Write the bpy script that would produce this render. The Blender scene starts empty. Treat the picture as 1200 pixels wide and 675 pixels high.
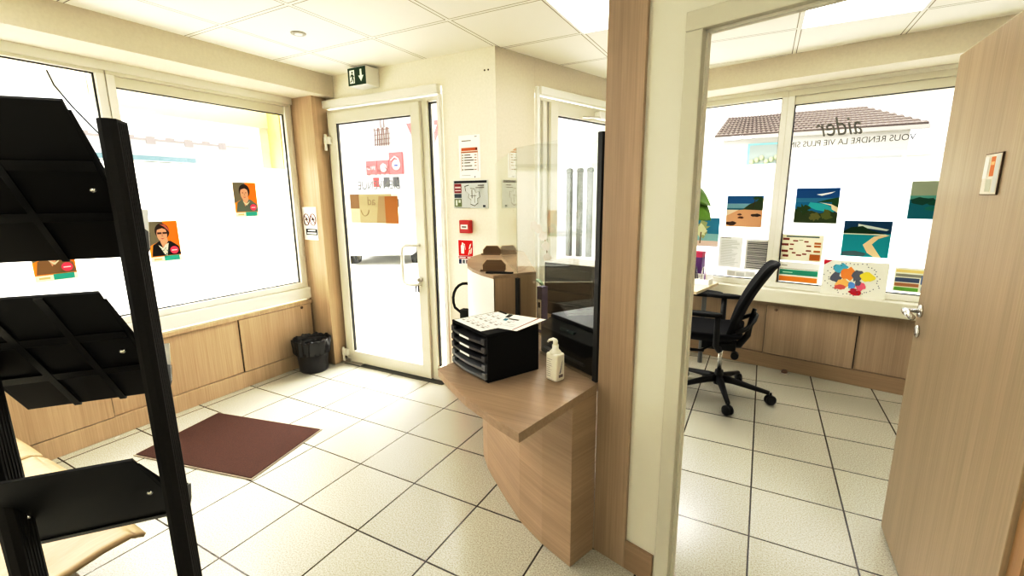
import bpy, bmesh, math, random
from mathutils import Vector, Matrix
random.seed(7)
C = bpy.context.scene.collection
PI = math.pi
H_CAM = 1.5152

# ------------------------------------------------------------------ materials
MATS = {}
def _new(name):
    m = bpy.data.materials.new(name); m.use_nodes = True
    nt = m.node_tree
    b = nt.nodes['Principled BSDF']
    return m, nt, b
def mat(name, col, rough=.5, metal=0., noise=0., nscale=40., bump=0., spec=.5, coat=0.):
    if name in MATS: return MATS[name]
    m, nt, b = _new(name)
    b.inputs['Base Color'].default_value = (*col, 1)
    b.inputs['Roughness'].default_value = rough
    b.inputs['Metallic'].default_value = metal
    b.inputs['Specular IOR Level'].default_value = spec
    b.inputs['Coat Weight'].default_value = coat
    if noise or bump:
        tc = nt.nodes.new('ShaderNodeTexCoord'); n = nt.nodes.new('ShaderNodeTexNoise')
        n.inputs['Scale'].default_value = nscale; n.inputs['Detail'].default_value = 4
        nt.links.new(tc.outputs['Object'], n.inputs['Vector'])
        if noise:
            r = nt.nodes.new('ShaderNodeValToRGB')
            r.color_ramp.elements[0].position = .3; r.color_ramp.elements[1].position = .7
            r.color_ramp.elements[0].color = (*[max(0, c*(1-noise)) for c in col], 1)
            r.color_ramp.elements[1].color = (*[min(1, c*(1+noise)) for c in col], 1)
            nt.links.new(n.outputs['Fac'], r.inputs['Fac']); nt.links.new(r.outputs['Color'], b.inputs['Base Color'])
        if bump:
            bp = nt.nodes.new('ShaderNodeBump'); bp.inputs['Strength'].default_value = bump
            bp.inputs['Distance'].default_value = .002
            nt.links.new(n.outputs['Fac'], bp.inputs['Height']); nt.links.new(bp.outputs['Normal'], b.inputs['Normal'])
    MATS[name] = m
    return m
def wood(name, c1, c2, axis='z', rough=.42):
    if name in MATS: return MATS[name]
    m, nt, b = _new(name)
    tc = nt.nodes.new('ShaderNodeTexCoord'); mp = nt.nodes.new('ShaderNodeMapping')
    s = {'z': (130, 130, 2.2), 'h': (2.2, 2.2, 110), 'x': (2.2, 90, 90), 'y': (90, 2.2, 90)}[axis]
    mp.inputs['Scale'].default_value = s
    n = nt.nodes.new('ShaderNodeTexNoise'); n.inputs['Scale'].default_value = 1.; n.inputs['Detail'].default_value = 5
    n.inputs['Roughness'].default_value = .6
    mp2 = nt.nodes.new('ShaderNodeMapping'); mp2.inputs['Scale'].default_value = tuple(v*.09 for v in s)
    n2 = nt.nodes.new('ShaderNodeTexNoise'); n2.inputs['Scale'].default_value = 1.; n2.inputs['Detail'].default_value = 2
    r = nt.nodes.new('ShaderNodeValToRGB')
    r.color_ramp.elements[0].position = .33; r.color_ramp.elements[1].position = .66
    r.color_ramp.elements[0].color = (*c1, 1); r.color_ramp.elements[1].color = (*c2, 1)
    ad = nt.nodes.new('ShaderNodeMath'); ad.operation = 'MULTIPLY_ADD'; ad.inputs[1].default_value = .55
    nt.links.new(tc.outputs['Object'], mp.inputs['Vector']); nt.links.new(mp.outputs['Vector'], n.inputs['Vector'])
    nt.links.new(tc.outputs['Object'], mp2.inputs['Vector']); nt.links.new(mp2.outputs['Vector'], n2.inputs['Vector'])
    nt.links.new(n.outputs['Fac'], ad.inputs[0])
    ml = nt.nodes.new('ShaderNodeMath'); ml.operation = 'MULTIPLY'; ml.inputs[1].default_value = .45
    nt.links.new(n2.outputs['Fac'], ml.inputs[0]); nt.links.new(ml.outputs[0], ad.inputs[2])
    nt.links.new(ad.outputs[0], r.inputs['Fac']); nt.links.new(r.outputs['Color'], b.inputs['Base Color'])
    b.inputs['Roughness'].default_value = rough
    MATS[name] = m
    return m
def tile_mat():
    m, nt, b = _new('floor_tiles')
    L = nt.links.new
    g = nt.nodes.new('ShaderNodeNewGeometry'); sx = nt.nodes.new('ShaderNodeSeparateXYZ')
    L(g.outputs['Position'], sx.inputs[0])
    def M(op, a, bb=None, c=None):
        n = nt.nodes.new('ShaderNodeMath'); n.operation = op
        for i, v in enumerate((a, bb, c)):
            if v is None: continue
            if isinstance(v, (int, float)): n.inputs[i].default_value = v
            else: L(v, n.inputs[i])
        return n.outputs[0]
    ds = []; cells = []
    for out, ph in (('X', .066), ('Y', 2.097)):
        t = M('MULTIPLY', M('SUBTRACT', sx.outputs[out], ph), 1/.4)
        fr = M('FRACT', M('ADD', t, 100.))
        d = M('MINIMUM', fr, M('SUBTRACT', 1., fr)); ds.append(d)
        cells.append(M('FLOOR', t))
    d = M('MINIMUM', ds[0], ds[1])
    mask = M('SMOOTH_MIN', 1., 1., .0)
    mr = nt.nodes.new('ShaderNodeMapRange'); mr.inputs['From Min'].default_value = .0075; mr.inputs['From Max'].default_value = .0115
    L(d, mr.inputs['Value'])
    cb = nt.nodes.new('ShaderNodeCombineXYZ'); L(cells[0], cb.inputs[0]); L(cells[1], cb.inputs[1])
    wn = nt.nodes.new('ShaderNodeTexWhiteNoise'); L(cb.outputs[0], wn.inputs['Vector'])
    sp = nt.nodes.new('ShaderNodeTexNoise'); sp.inputs['Scale'].default_value = 170; sp.inputs['Detail'].default_value = 2
    L(g.outputs['Position'], sp.inputs['Vector'])
    rp = nt.nodes.new('ShaderNodeValToRGB')
    rp.color_ramp.elements[0].position = .30; rp.color_ramp.elements[0].color = (.33, .32, .26, 1)
    rp.color_ramp.elements[1].position = .62; rp.color_ramp.elements[1].color = (.52, .515, .45, 1)
    L(sp.outputs['Fac'], rp.inputs['Fac'])
    hv = nt.nodes.new('ShaderNodeHueSaturation')
    L(rp.outputs['Color'], hv.inputs['Color']); L(M('MULTIPLY_ADD', wn.outputs['Value'], .07, .96), hv.inputs['Value'])
    mx = nt.nodes.new('ShaderNodeMix'); mx.data_type = 'RGBA'
    mx.inputs['A'].default_value = (.022, .014, .007, 1)
    L(mr.outputs['Result'], mx.inputs['Factor']); L(hv.outputs['Color'], mx.inputs['B'])
    L(mx.outputs['Result'], b.inputs['Base Color'])
    b.inputs['Roughness'].default_value = .28
    b.inputs['Specular IOR Level'].default_value = .55
    n2 = nt.nodes.new('ShaderNodeTexNoise'); n2.inputs['Scale'].default_value = 3; n2.inputs['Detail'].default_value = 1
    L(g.outputs['Position'], n2.inputs['Vector'])
    L(M('MULTIPLY_ADD', n2.outputs['Fac'], .12, .18), b.inputs['Roughness'])
    bp = nt.nodes.new('ShaderNodeBump'); bp.inputs['Strength'].default_value = .35; bp.inputs['Distance'].default_value = .0015
    L(mr.outputs['Result'], bp.inputs['Height']); L(bp.outputs['Normal'], b.inputs['Normal'])
    return m
def ceil_mat():
    m, nt, b = _new('ceiling_tiles'); L = nt.links.new
    g = nt.nodes.new('ShaderNodeNewGeometry'); sx = nt.nodes.new('ShaderNodeSeparateXYZ'); L(g.outputs['Position'], sx.inputs[0])
    def M(op, a, bb=None, c=None):
        n = nt.nodes.new('ShaderNodeMath'); n.operation = op
        for i, v in enumerate((a, bb, c)):
            if v is None: continue
            if isinstance(v, (int, float)): n.inputs[i].default_value = v
            else: L(v, n.inputs[i])
        return n.outputs[0]
    ds = []
    for out, ph in (('X', .10), ('Y', 2.99)):
        fr = M('FRACT', M('ADD', M('MULTIPLY', M('SUBTRACT', sx.outputs[out], ph), 1/.6), 100.))
        ds.append(M('MINIMUM', fr, M('SUBTRACT', 1., fr)))
    d = M('MINIMUM', ds[0], ds[1])
    rp = nt.nodes.new('ShaderNodeValToRGB'); e = rp.color_ramp.elements
    rp.color_ramp.interpolation = 'LINEAR'
    e[0].position = 0; e[0].color = (.88, .86, .78, 1)
    e[1].position = .034; e[1].color = (.90, .88, .80, 1)
    for p, c in ((.016, (.88, .86, .78)), (.018, (.20, .18, .14)), (.025, (.20, .18, .14)), (.027, (.88, .86, .78))):
        x = e.new(p); x.color = (*c, 1)
    L(d, rp.inputs['Fac']); L(rp.outputs['Color'], b.inputs['Base Color'])
    b.inputs['Roughness'].default_value = .9
    return m
def glass_mat(name, tint=(1, 1, 1), refl=1.0, extra=.0):
    """thin clear sheet: see-through plus a Fresnel reflection"""
    if name in MATS: return MATS[name]
    m = bpy.data.materials.new(name); m.use_nodes = True; nt = m.node_tree; nt.nodes.clear(); L = nt.links.new
    o = nt.nodes.new('ShaderNodeOutputMaterial'); t = nt.nodes.new('ShaderNodeBsdfTransparent'); g = nt.nodes.new('ShaderNodeBsdfGlossy')
    t.inputs['Color'].default_value = (*tint, 1); g.inputs['Roughness'].default_value = .0; g.inputs['Color'].default_value = (.95, .97, .95, 1)
    lw = nt.nodes.new('ShaderNodeLayerWeight'); lw.inputs['Blend'].default_value = .5
    pw = nt.nodes.new('ShaderNodeMath'); pw.operation = 'POWER'; pw.inputs[1].default_value = 5; L(lw.outputs['Facing'], pw.inputs[0])
    f = nt.nodes.new('ShaderNodeMath'); f.operation = 'MULTIPLY_ADD'; f.inputs[1].default_value = .96; f.inputs[2].default_value = .04; L(pw.outputs[0], f.inputs[0])
    mu = nt.nodes.new('ShaderNodeMath'); mu.operation = 'MULTIPLY_ADD'; mu.inputs[1].default_value = refl; mu.inputs[2].default_value = extra
    mx = nt.nodes.new('ShaderNodeMixShader')
    L(f.outputs[0], mu.inputs[0]); L(mu.outputs[0], mx.inputs[0]); L(t.outputs[0], mx.inputs[1]); L(g.outputs[0], mx.inputs[2]); L(mx.outputs[0], o.inputs[0])
    MATS[name] = m
    return m
def film_mat():
    m = bpy.data.materials.new('frosted_film'); m.use_nodes = True; nt = m.node_tree; nt.nodes.clear(); L = nt.links.new
    o = nt.nodes.new('ShaderNodeOutputMaterial'); t = nt.nodes.new('ShaderNodeBsdfTransparent'); g = nt.nodes.new('ShaderNodeBsdfTranslucent')
    d = nt.nodes.new('ShaderNodeBsdfDiffuse')
    t.inputs['Color'].default_value = (1, 1, 1, 1); g.inputs['Color'].default_value = (.97, .97, .97, 1); d.inputs['Color'].default_value = (.9, .9, .9, 1)
    m1 = nt.nodes.new('ShaderNodeMixShader'); m1.inputs[0].default_value = .35
    m2 = nt.nodes.new('ShaderNodeMixShader'); m2.inputs[0].default_value = .42
    L(g.outputs[0], m1.inputs[1]); L(d.outputs[0], m1.inputs[2]); L(m1.outputs[0], m2.inputs[1]); L(t.outputs[0], m2.inputs[2]); L(m2.outputs[0], o.inputs[0])
    return m
def emit(name, col, s):
    if name in MATS: return MATS[name]
    m, nt, b = _new(name)
    b.inputs['Base Color'].default_value = (*col, 1)
    b.inputs['Emission Color'].default_value = (*col, 1); b.inputs['Emission Strength'].default_value = s
    MATS[name] = m
    return m
PC = {}
def flat(c):
    """matt printed colour"""
    k = 'print_%02x%02x%02x' % tuple(int(max(0, min(1, v))*255) for v in c)
    return mat(k, tuple(((v+.055)/1.055)**2.4 if v > .04 else v/12.92 for v in c), .6, spec=.2)

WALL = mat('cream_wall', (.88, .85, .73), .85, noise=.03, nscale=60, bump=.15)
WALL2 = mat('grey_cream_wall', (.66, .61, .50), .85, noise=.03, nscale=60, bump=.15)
WHITEP = mat('white_paint', (.70, .69, .61), .55)
JAMB = mat('jamb_paint', (.58, .57, .49), .5)
ALU = mat('cream_aluminium', (.70, .68, .58), .38)
ALU2 = mat('bright_aluminium', (.80, .79, .72), .35)
SEAL = mat('black_seal', (.012, .012, .012), .5)
OAK = wood('oak_panel', (.31, .225, .15), (.44, .335, .23))
OAKX = wood('oak_counter', (.29, .205, .135), (.40, .295, .20), 'x')
OAKD = wood('oak_plinth', (.27, .185, .115), (.38, .27, .17), 'x')
OAKLEAF = wood('oak_door', (.36, .28, .18), (.48, .385, .265))
OAKLEFT = wood('oak_cabinet_warm', (.42, .31, .19), (.58, .45, .30))
BEECH = wood('beech_ply', (.33, .235, .125), (.43, .325, .185), 'y', .45)
BLACK = mat('black_plastic', (.005, .005, .0055), .45, spec=.3)
BLACKM = mat('black_matt', (.006, .006, .0065), .8, spec=.2)
DGREY = mat('dark_grey_plastic', (.05, .05, .055), .4)
MGREY = mat('grey_plastic', (.16, .17, .18), .4)
CHROME = mat('chrome', (.75, .75, .75), .18, 1.)
STEEL = mat('brushed_steel', (.62, .60, .56), .35, 1.)
PAPER = mat('paper_white', (.85, .85, .82), .7)
GLASS = glass_mat('window_glass', (1, 1, 1), .6)
SCREEN = glass_mat('screen_glass', (.93, .94, .93), .9, .0)
FILM = film_mat()

# ------------------------------------------------------------------ mesh helpers
class MB:
    def __init__(s): s.bm = bmesh.new(); s.mats = []
    def mi(s, m):
        if m not in s.mats: s.mats.append(m)
        return s.mats.index(m)
    def _add(s, vs, fs, m=None, smooth=False):
        v = [s.bm.verts.new(p) for p in vs]; i = s.mi(m) if m else 0
        for f in fs:
            try:
                q = s.bm.faces.new([v[k] for k in f]); q.material_index = i; q.smooth = smooth
            except ValueError: pass
        return v
    def box(s, x0, x1, y0, y1, z0, z1, m=None, M=None):
        P = [Vector((x, y, z)) for z in (z0, z1) for x, y in ((x0, y0), (x1, y0), (x1, y1), (x0, y1))]
        if M is not None: P = [M @ p for p in P]
        s._add(P, [(3, 2, 1, 0), (4, 5, 6, 7), (0, 1, 5, 4), (1, 2, 6, 5), (2, 3, 7, 6), (3, 0, 4, 7)], m); return s
    def prism(s, poly, z0, z1, m=None, M=None):
        n = len(poly)
        a = sum(poly[i][0]*poly[(i+1) % n][1]-poly[(i+1) % n][0]*poly[i][1] for i in range(n))
        if a < 0: poly = poly[::-1]
        P = [Vector((x, y, z)) for z in (z0, z1) for x, y in poly]
        if M is not None: P = [M @ p for p in P]
        s._add(P, [tuple(range(n-1, -1, -1)), tuple(range(n, 2*n))]+[(i, (i+1) % n, n+(i+1) % n, n+i) for i in range(n)], m); return s
    def tube(s, pts, r, m=None, seg=12, cap=True):
        pts = [Vector(p) for p in pts]; rs = r if isinstance(r, (list, tuple)) else [r]*len(pts)
        rings = []; up = Vector((0, 0, 1))
        pn = None
        for i, p in enumerate(pts):
            t = (pts[min(i+1, len(pts)-1)]-pts[max(i-1, 0)]).normalized()
            if pn is None:
                a = t.cross(up) if abs(t.z) < .95 else t.cross(Vector((1, 0, 0)))
            else: a = pn - t*pn.dot(t)
            a.normalize(); pn = a; b = t.cross(a)
            rings.append([p+(a*math.cos(2*PI*k/seg)+b*math.sin(2*PI*k/seg))*rs[i] for k in range(seg)])
        V = [v for rg in rings for v in rg]; F = []
        for i in range(len(pts)-1):
            for k in range(seg):
                F.append((i*seg+k, i*seg+(k+1) % seg, (i+1)*seg+(k+1) % seg, (i+1)*seg+k))
        if cap: F += [tuple(range(seg-1, -1, -1)), tuple((len(pts)-1)*seg+k for k in range(seg))]
        s._add(V, F, m, True); return s
    def lathe(s, prof, m=None, seg=28, c=(0, 0, 0), M=None):
        V = []; F = []
        for (r, z) in prof:
            for k in range(seg):
                p = Vector((c[0]+r*math.cos(2*PI*k/seg), c[1]+r*math.sin(2*PI*k/seg), c[2]+z)); V.append(M @ p if M is not None else p)
        for i in range(len(prof)-1):
            for k in range(seg): F.append((i*seg+k, i*seg+(k+1) % seg, (i+1)*seg+(k+1) % seg, (i+1)*seg+k))
        F += [tuple(range(seg-1, -1, -1)), tuple((len(prof)-1)*seg+k for k in range(seg))]
        s._add(V, F, m, True); return s
    def grid(s, fn, nu, nv, m=None, thick=0, smooth=True):
        """surface fn(u,v) -> point, thickened"""
        V = [Vector(fn(i/nu, j/nv)) for i in range(nu+1) for j in range(nv+1)]
        F = [(i*(nv+1)+j, (i+1)*(nv+1)+j, (i+1)*(nv+1)+j+1, i*(nv+1)+j+1) for i in range(nu) for j in range(nv)]
        s._add(V, F, m, smooth); return s
    def build(s, name, m=None, parent=None, loc=None, rotz=0, bevel=0, seg=2, smooth_angle=None, solid=0, sub=0):
        if m is not None and not s.mats: s.mats = [m]
        bmesh.ops.recalc_face_normals(s.bm, faces=s.bm.faces[:]) if not getattr(s, 'norec', False) else None
        me = bpy.data.meshes.new(name); s.bm.to_mesh(me); s.bm.free()
        for q in s.mats: me.materials.append(q)
        o = bpy.data.objects.new(name, me); C.objects.link(o)
        if parent: o.parent = parent
        if loc is not None: o.location = loc
        o.rotation_euler = (0, 0, rotz)
        if solid:
            md = o.modifiers.new('s', 'SOLIDIFY'); md.thickness = solid; md.offset = 0
        if bevel:
            md = o.modifiers.new('b', 'BEVEL'); md.width = bevel; md.segments = seg; md.limit_method = 'ANGLE'; md.angle_limit = math.radians(40)
        if sub:
            md = o.modifiers.new('u', 'SUBSURF'); md.levels = sub; md.render_levels = sub
        return o
def tag(o, label, cat, group=None):
    o['label'] = label; o['category'] = cat
    if group: o['group'] = group
    return o
def thing(name, label, cat, loc=(0, 0, 0), rotz=0, group=None):
    o = bpy.data.objects.new(name, None); C.objects.link(o); o.empty_display_size = .1
    o.location = loc; o.rotation_euler = (0, 0, rotz); return tag(o, label, cat, group)
def struct(o): o['kind'] = 'structure'; return o

# frames: local x runs along the wall, local -y points into the room
FL = ((-3.65, 0, 0), PI/2)                                  # window wall on the street side
FD = ((0, 2.92, 0), 0.)                                     # entrance wall
FW = ((-1.70, 2.92, 0), math.atan2(1.88, .57))              # splayed wall behind the counter
FR = ((-.33, 4.62, 0), math.atan2(-.30, 1.38))              # office window wall
FP = ((-.531, 1.696, 0), math.atan2(-.056, .194))           # partition with the office doorway
def fpt(F, u, w, z):
    a = F[1]; o = F[0]
    return (o[0]+u*math.cos(a)+w*math.sin(a), o[1]+u*math.sin(a)-w*math.cos(a), z)
def inF(F): return dict(loc=F[0], rotz=F[1])

# ------------------------------------------------------------------ room shell
Z = 2.52
in_poly = [(-3.65, -1.7), (1.9, -1.7), (1.9, 4.10), (-1.13, 4.80), (-1.70, 2.92), (-3.65, 2.92)]
out_poly = [(-3.72, -1.8), (2.0, -1.8), (2.0, 4.16), (-1.17, 4.87), (-1.76, 3.0), (-3.72, 3.0)]
struct(MB().prism(out_poly, -.12, 0).build('floor', tile_mat()))
struct(MB().prism(out_poly, Z, Z+.1).build('ceiling', ceil_mat()))

# left wall: low wall, header, window mullion zone
b = MB(); b.box(-1.8, 2.92, 0, .12, 0, .60, WALL); b.box(-1.8, 2.92, 0, .12, 2.33, Z, WALL); b.box(2.745, 3.0, 0, .12, .6, 2.34, WALL)
struct(b.build('wall_left', None, **inF(FL)))
# boxed soffit above the left window
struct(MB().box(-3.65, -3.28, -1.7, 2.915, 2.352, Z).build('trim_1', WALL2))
struct(MB().box(-3.67, -3.62, -1.7, 2.76, 2.30, 2.352).build('trim_2', ALU2))
# entrance wall
b = MB(); b.box(-3.65, -2.155, 0, .14, 2.32, Z); b.box(-2.155, -1.70, 0, .14, 0, Z); b.box(-3.65, -3.50, 0, .14, 0, 2.32)
struct(b.build('wall_entrance', WALL, **inF(FD)))
# splayed wall with second door; its shade painted in as a greyer cream
b = MB(); b.box(0.0, .40, 0.0005, .08, 0, Z); b.box(.40, 1.55, 0, .08, 2.30, Z); b.box(1.55, 2.02, 0, .08, 0, Z)
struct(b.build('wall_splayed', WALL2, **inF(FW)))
# office window wall
b = MB(); b.box(-.90, 2.4, 0, .12, 0, .60); b.box(-.90, 2.4, 0, .12, 2.33, Z); b.box(-.90, -.72, 0, .12, .6, 2.34); b.box(2.05, 2.4, 0, .12, .6, 2.34)
struct(b.build('wall_office', WALL, **inF(FR)))
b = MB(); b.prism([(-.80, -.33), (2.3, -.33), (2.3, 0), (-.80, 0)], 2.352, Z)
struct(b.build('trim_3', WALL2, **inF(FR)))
struct(MB().box(-.72, 2.05, -.03, .02, 2.325, 2.352).build('trim_4', ALU2, **inF(FR)))
# partition: post, wall pieces
b = MB(); b.box(.151, .285, .015, .045, 0, Z); b.box(.285, 1.255, .015, .045, 2.055, Z); b.box(1.24, 2.6, .015, .045, 0, Z)
struct(b.build('wall_partition', WHITEP, **inF(FP)))
struct(MB().box(0, .151, 0, .085, 0, Z).build('trim_5', OAK, bevel=.002, **inF(FP)))
struct(MB().box(.1515, .272, 0, .0148, 0, .125).build('baseboard_partition', OAKD, bevel=.0015, **inF(FP)))
# shell behind the camera
struct(MB().box(-3.72, 2.0, -1.8, -1.7, 0, Z).build('wall_back', WALL))
struct(MB().box(1.9, 2.0, -1.7, 4.16, 0, Z).build('wall_right', WALL))

# oak column in the corner between window and entrance
struct(MB().box(-3.65, -3.378, 2.765, 2.915, 0, 2.352).build('trim_6', OAKLEFT, bevel=.002))

# ------------------------------------------------------------------ windows
def window(n, F, u0, u1, blind, film_top=1.765, left_w=.045, right_w=.045, top=2.33, sill=.765):
    """aluminium window, frame + seal + glass + film"""
    b = MB(); y0, y1 = -.015, .06
    b.box(u0, u1, y0, y1, sill-.045, sill, ALU2); b.box(u0, u1, y0, y1, top-.05, top, ALU)
    b.box(u0, u0+left_w, y0, y1, sill, top-.05, ALU2); b.box(u1-right_w, u1, y0, y1, sill, top-.05, ALU2)
    if blind: b.box(u0+left_w, u1-right_w, .005, y1, top-.115, top-.05, ALU)
    g0, g1, t = u0+left_w, u1-right_w, top-(.115 if blind else .05)
    root = struct(b.build(f'window_{n}', None, bevel=.003, **inF(F)))
    s = MB(); e = .007
    s.box(g0, g1, .012, .024, t-e, t); s.box(g0, g0+e, .012, .024, sill, t); s.box(g1-e, g1, .012, .024, sill, t); s.box(g0, g1, .012, .024, sill, sill+e)
    s.build('seal', SEAL, root)
    g = MB(); g.box(g0, g1, .030, .034, sill, t); g.build('glass', GLASS, root)
    f = MB(); f.box(g0, g1, .0365, .0372, sill, film_top); f.build('frosted_film', FILM, root)
    # outer reveal lintel of the shopfront
    r = MB(); r.box(u0, u1, .24, .34, (t-.10 if F is FL else t+.02), top+.12); r.build('outer_lintel', ALU2, root)
    return root
window(1, FL, 1.475, 2.74, True)
window(2, FL, .1, 1.47, False)
window(3, FL, -1.7, .095, False)
window(4, FR, .445, 2.05, True)
window(5, FR, -.72, .445, False)
# yellow outer reveal of the left window and outer side reveal
REV = mat('yellow_render', (.80, .66, .30), .8, noise=.04)
struct(MB().box(2.70, 2.80, .08, .55, .3, 2.5).build('trim_7', REV, **inF(FL)))
struct(MB().box(2.62, 2.70, .25, .33, .3, 2.45).build('trim_8', ALU2, **inF(FL)))
# window sills
struct(MB().box(-1.7, 2.764, -.035, .03, .615, .715).build('windowsill_left', ALU2, bevel=.004, **inF(FL)))
struct(MB().box(-.80, 2.3, -.10, .03, .60, .715).build('windowsill_office', ALU, bevel=.006, **inF(FR)))

# loose cable hanging in front of the left pane
cu = [(-3.60, 1.19, 2.235), (-3.60, 1.21, 2.16), (-3.60, 1.27, 2.06), (-3.60, 1.35, 1.95), (-3.60, 1.42, 1.86)]
tag(MB().tube(cu, .004, seg=8).build('cable', BLACKM), 'thin dark cable dangling in front of the top of the left window', 'cable')

# ------------------------------------------------------------------ cupboards under the windows
def wall_cupboard(F, name, label, splits, knobs, end, W, z1=.60, gap_at=None):
    u0, u1 = end
    t = thing(name, label, 'cupboard', fpt(F, u0, 0, 0), F[1])
    L = u1-u0
    b = MB(); b.box(0, L, -.016, -.001, .126, z1-.02); b.build('carcass', BLACKM, t)
    MB().box(0, L, -.045, -.001, .001, .126).build('plinth', OAKD if W is OAK else OAKLEFT, t, bevel=.0015)
    MB().box(0, L, -.045, -.001, z1-.03, z1).build('top_rail', W, t, bevel=.0015)
    for i in range(len(splits)-1):
        a, c = splits[i]-u0, splits[i+1]-u0
        off = -.030 if i % 2 else -.042
        d = MB().box(a+.003, c-.003, off, off+.012, .131, z1-.034).build('sliding_door', W, t, bevel=.001)
        for (ku, kz) in knobs:
            if splits[i] < ku < splits[i+1]:
                k = MB(); k.lathe([(.0, -.004), (.013, -.004), (.013, .0), (.010, .004), (.0, .004)], seg=16,
                                  M=Matrix.Translation((ku-u0, off-.003, kz)) @ Matrix.Rotation(PI/2, 4, 'X'))
                k.build('finger_pull', mat('dark_bronze', (.16, .10, .06), .4, .6), d)
    return t
wall_cupboard(FL, 'window_cupboard', 'long low oak cupboard with sliding doors under the reception window', [-1.69, -.6, .5, 1.2, 2.07, 2.745], [(2.645, .545), (.6, .54)], (-1.69, 2.755), OAKLEFT)
wall_cupboard(FR, 'window_cupboard', 'low oak cupboard with sliding doors under the office window behind the chair', [-.80, -.1, .445, 1.095, 2.2], [(.52, .53)], (-.80, 2.2), OAK)

# ------------------------------------------------------------------ glazed doors
def glazed_door(n, F, u0, u1, leaf0, leaf1, side0, side1, hinge_left=True, cover=(0, 1)):
    """frame u0..u1, leaf leaf0..leaf1, sidelight side0..side1"""
    top = 2.25
    b = MB(); y0, y1 = -.02, .06
    b.box(u0, u1, y0, y1, 2.225, top, ALU)
    for a, c in ((u0, leaf0-.004), (min(leaf1, side1)+.004 if side0 > leaf1 else side1+.004, max(side0, leaf0)-.003 if side0 > leaf1 else leaf0-.004), ):
        if c > a: b.box(a, c, y0, y1, 0, 2.225, ALU)
    if side0 > leaf1: b.box(side1, u1, y0, y1, 0, 2.225, ALU)
    else: b.box(u0, side0, y0, y1, 0, 2.225, ALU); b.box(leaf1+.004, u1, y0, y1, 0, 2.225, ALU)
    b.box(side0, side1, y0, y1, 0, .12, ALU)
    root = struct(b.build(f'door_{n}', None, bevel=.002, **inF(F)))
    s = MB(); e = .010
    s.box(side0, side0+e, .0, .02, .12, 2.215); s.box(side0, side1, .0, .02, 2.215-e, 2.215)
    s.build('seal', SEAL, root)
    MB().box(side0, side1, .022, .026, .12, 2.215).build('sidelight_glass', GLASS, root)
    lf = MB(); st = .085; ly0, ly1 = -.045, .01
    lf.box(leaf0, leaf0+st, ly0, ly1, .012, 2.222); lf.box(leaf1-st, leaf1, ly0, ly1, .012, 2.222)
    lf.box(leaf0+st, leaf1-st, ly0, ly1, 2.133, 2.222); lf.box(leaf0+st, leaf1-st, ly0, ly1, .012, .12)
    leaf = lf.build('door_leaf', ALU, root, bevel=.002)
    s = MB(); e = .009; a, c = leaf0+st, leaf1-st
    s.box(a, a+e, -.03, -.01, .12, 2.133); s.box(a, c, -.03, -.01, 2.133-e, 2.133); s.box(c-.003, c, -.03, -.01, .12, 2.133)
    s.build('seal', SEAL, leaf)
    MB().box(a, c, -.012, -.008, .12, 2.133).build('glass', GLASS, leaf)
    return root, leaf
d1, leaf1 = glazed_door(1, FD, -3.37, -2.18, -3.335, -2.345, -2.285, -2.195)
# header cover and side casing round the entrance door
b = MB(); b.box(-3.50, -2.165, -.055, 0, 2.262, 2.325); b.box(-2.183, -2.155, -.03, 0, 0, 2.262); struct(b.build('trim_9', ALU2, bevel=.006, **inF(FD)))
b = MB(); b.box(-3.50, -3.372, -.0, .05, 0, 2.262); struct(b.build('trim_10', ALU, **inF(FD)))
# pull handle: D shaped, lies towards the glass
h = MB(); hp = [(-2.405, -.045, 1.14), (-2.42, -.085, 1.14), (-2.50, -.095, 1.14), (-2.535, -.095, 1.12), (-2.545, -.095, 1.08), (-2.545, -.095, .87), (-2.535, -.095, .835), (-2.50, -.095, .82), (-2.42, -.085, .82), (-2.405, -.045, .82)]
h.tube(hp, .014, seg=14); h.build('pull_handle', ALU2, leaf1)
k = MB(); k.lathe([(0, 0), (.022, 0), (.022, .012), (0, .012)], seg=18, M=Matrix.Translation((-2.405, -.045, .86)) @ Matrix.Rotation(PI/2, 4, 'X'))
k.build('lock_rosette', STEEL, leaf1)
for z in (2.0, .10):
    hg = MB(); hg.box(-3.372, -3.30, -.075, -.045, z-.03, z+.03); hg.lathe([(.0, -.085), (.012, -.085), (.012, .05), (0, .05)], c=(-3.345, -.075, z), seg=14)
    hg.build('hinge', ALU2, leaf1, bevel=.003)
# keys left in the lock
t = thing('key_ring', 'bunch of keys hanging in the lock of the glazed entrance door', 'keys', fpt(FD, -2.405, .06, .86))
q = MB(); q.box(-.004, .004, -.03, 0, -.012, .012); q.tube([(0, -.03, -.01+.018*math.cos(a)-.018) if 0 else (.018*math.sin(a), -.03, -.024+.018*math.cos(a)) for a in [i*PI/8 for i in range(17)]], .0018, seg=6)
q.build('ring', STEEL, t)
for s in (-1, 1):
    q = MB(); q.box(-.010+s*.012, .006+s*.012, -.033, -.029, -.10, -.042); q.build('key', DGREY, t, bevel=.002)

# second door in the splayed wall
d2, leaf2 = glazed_door(2, FW, .44, 1.50, .54, 1.43, .475, .515, False)
b = MB(); b.box(.42, 1.55, -.05, 0, 2.262, 2.32); b.box(.40, .43, -.03, 0, 0, 2.32); struct(b.build('trim_11', ALU2, bevel=.006, **inF(FW)))
q = MB(); q.box(1.10, 1.42, -.11, -.045, 2.15, 2.21); q.build('door_closer', ALU2, leaf2, bevel=.006)
q = MB(); q.tube([(1.14, -.085, 2.142), (1.02, -.16, 2.145), (.92, -.06, 2.15)], .008, seg=8); q.build('closer_arm', STEEL, leaf2)

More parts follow.
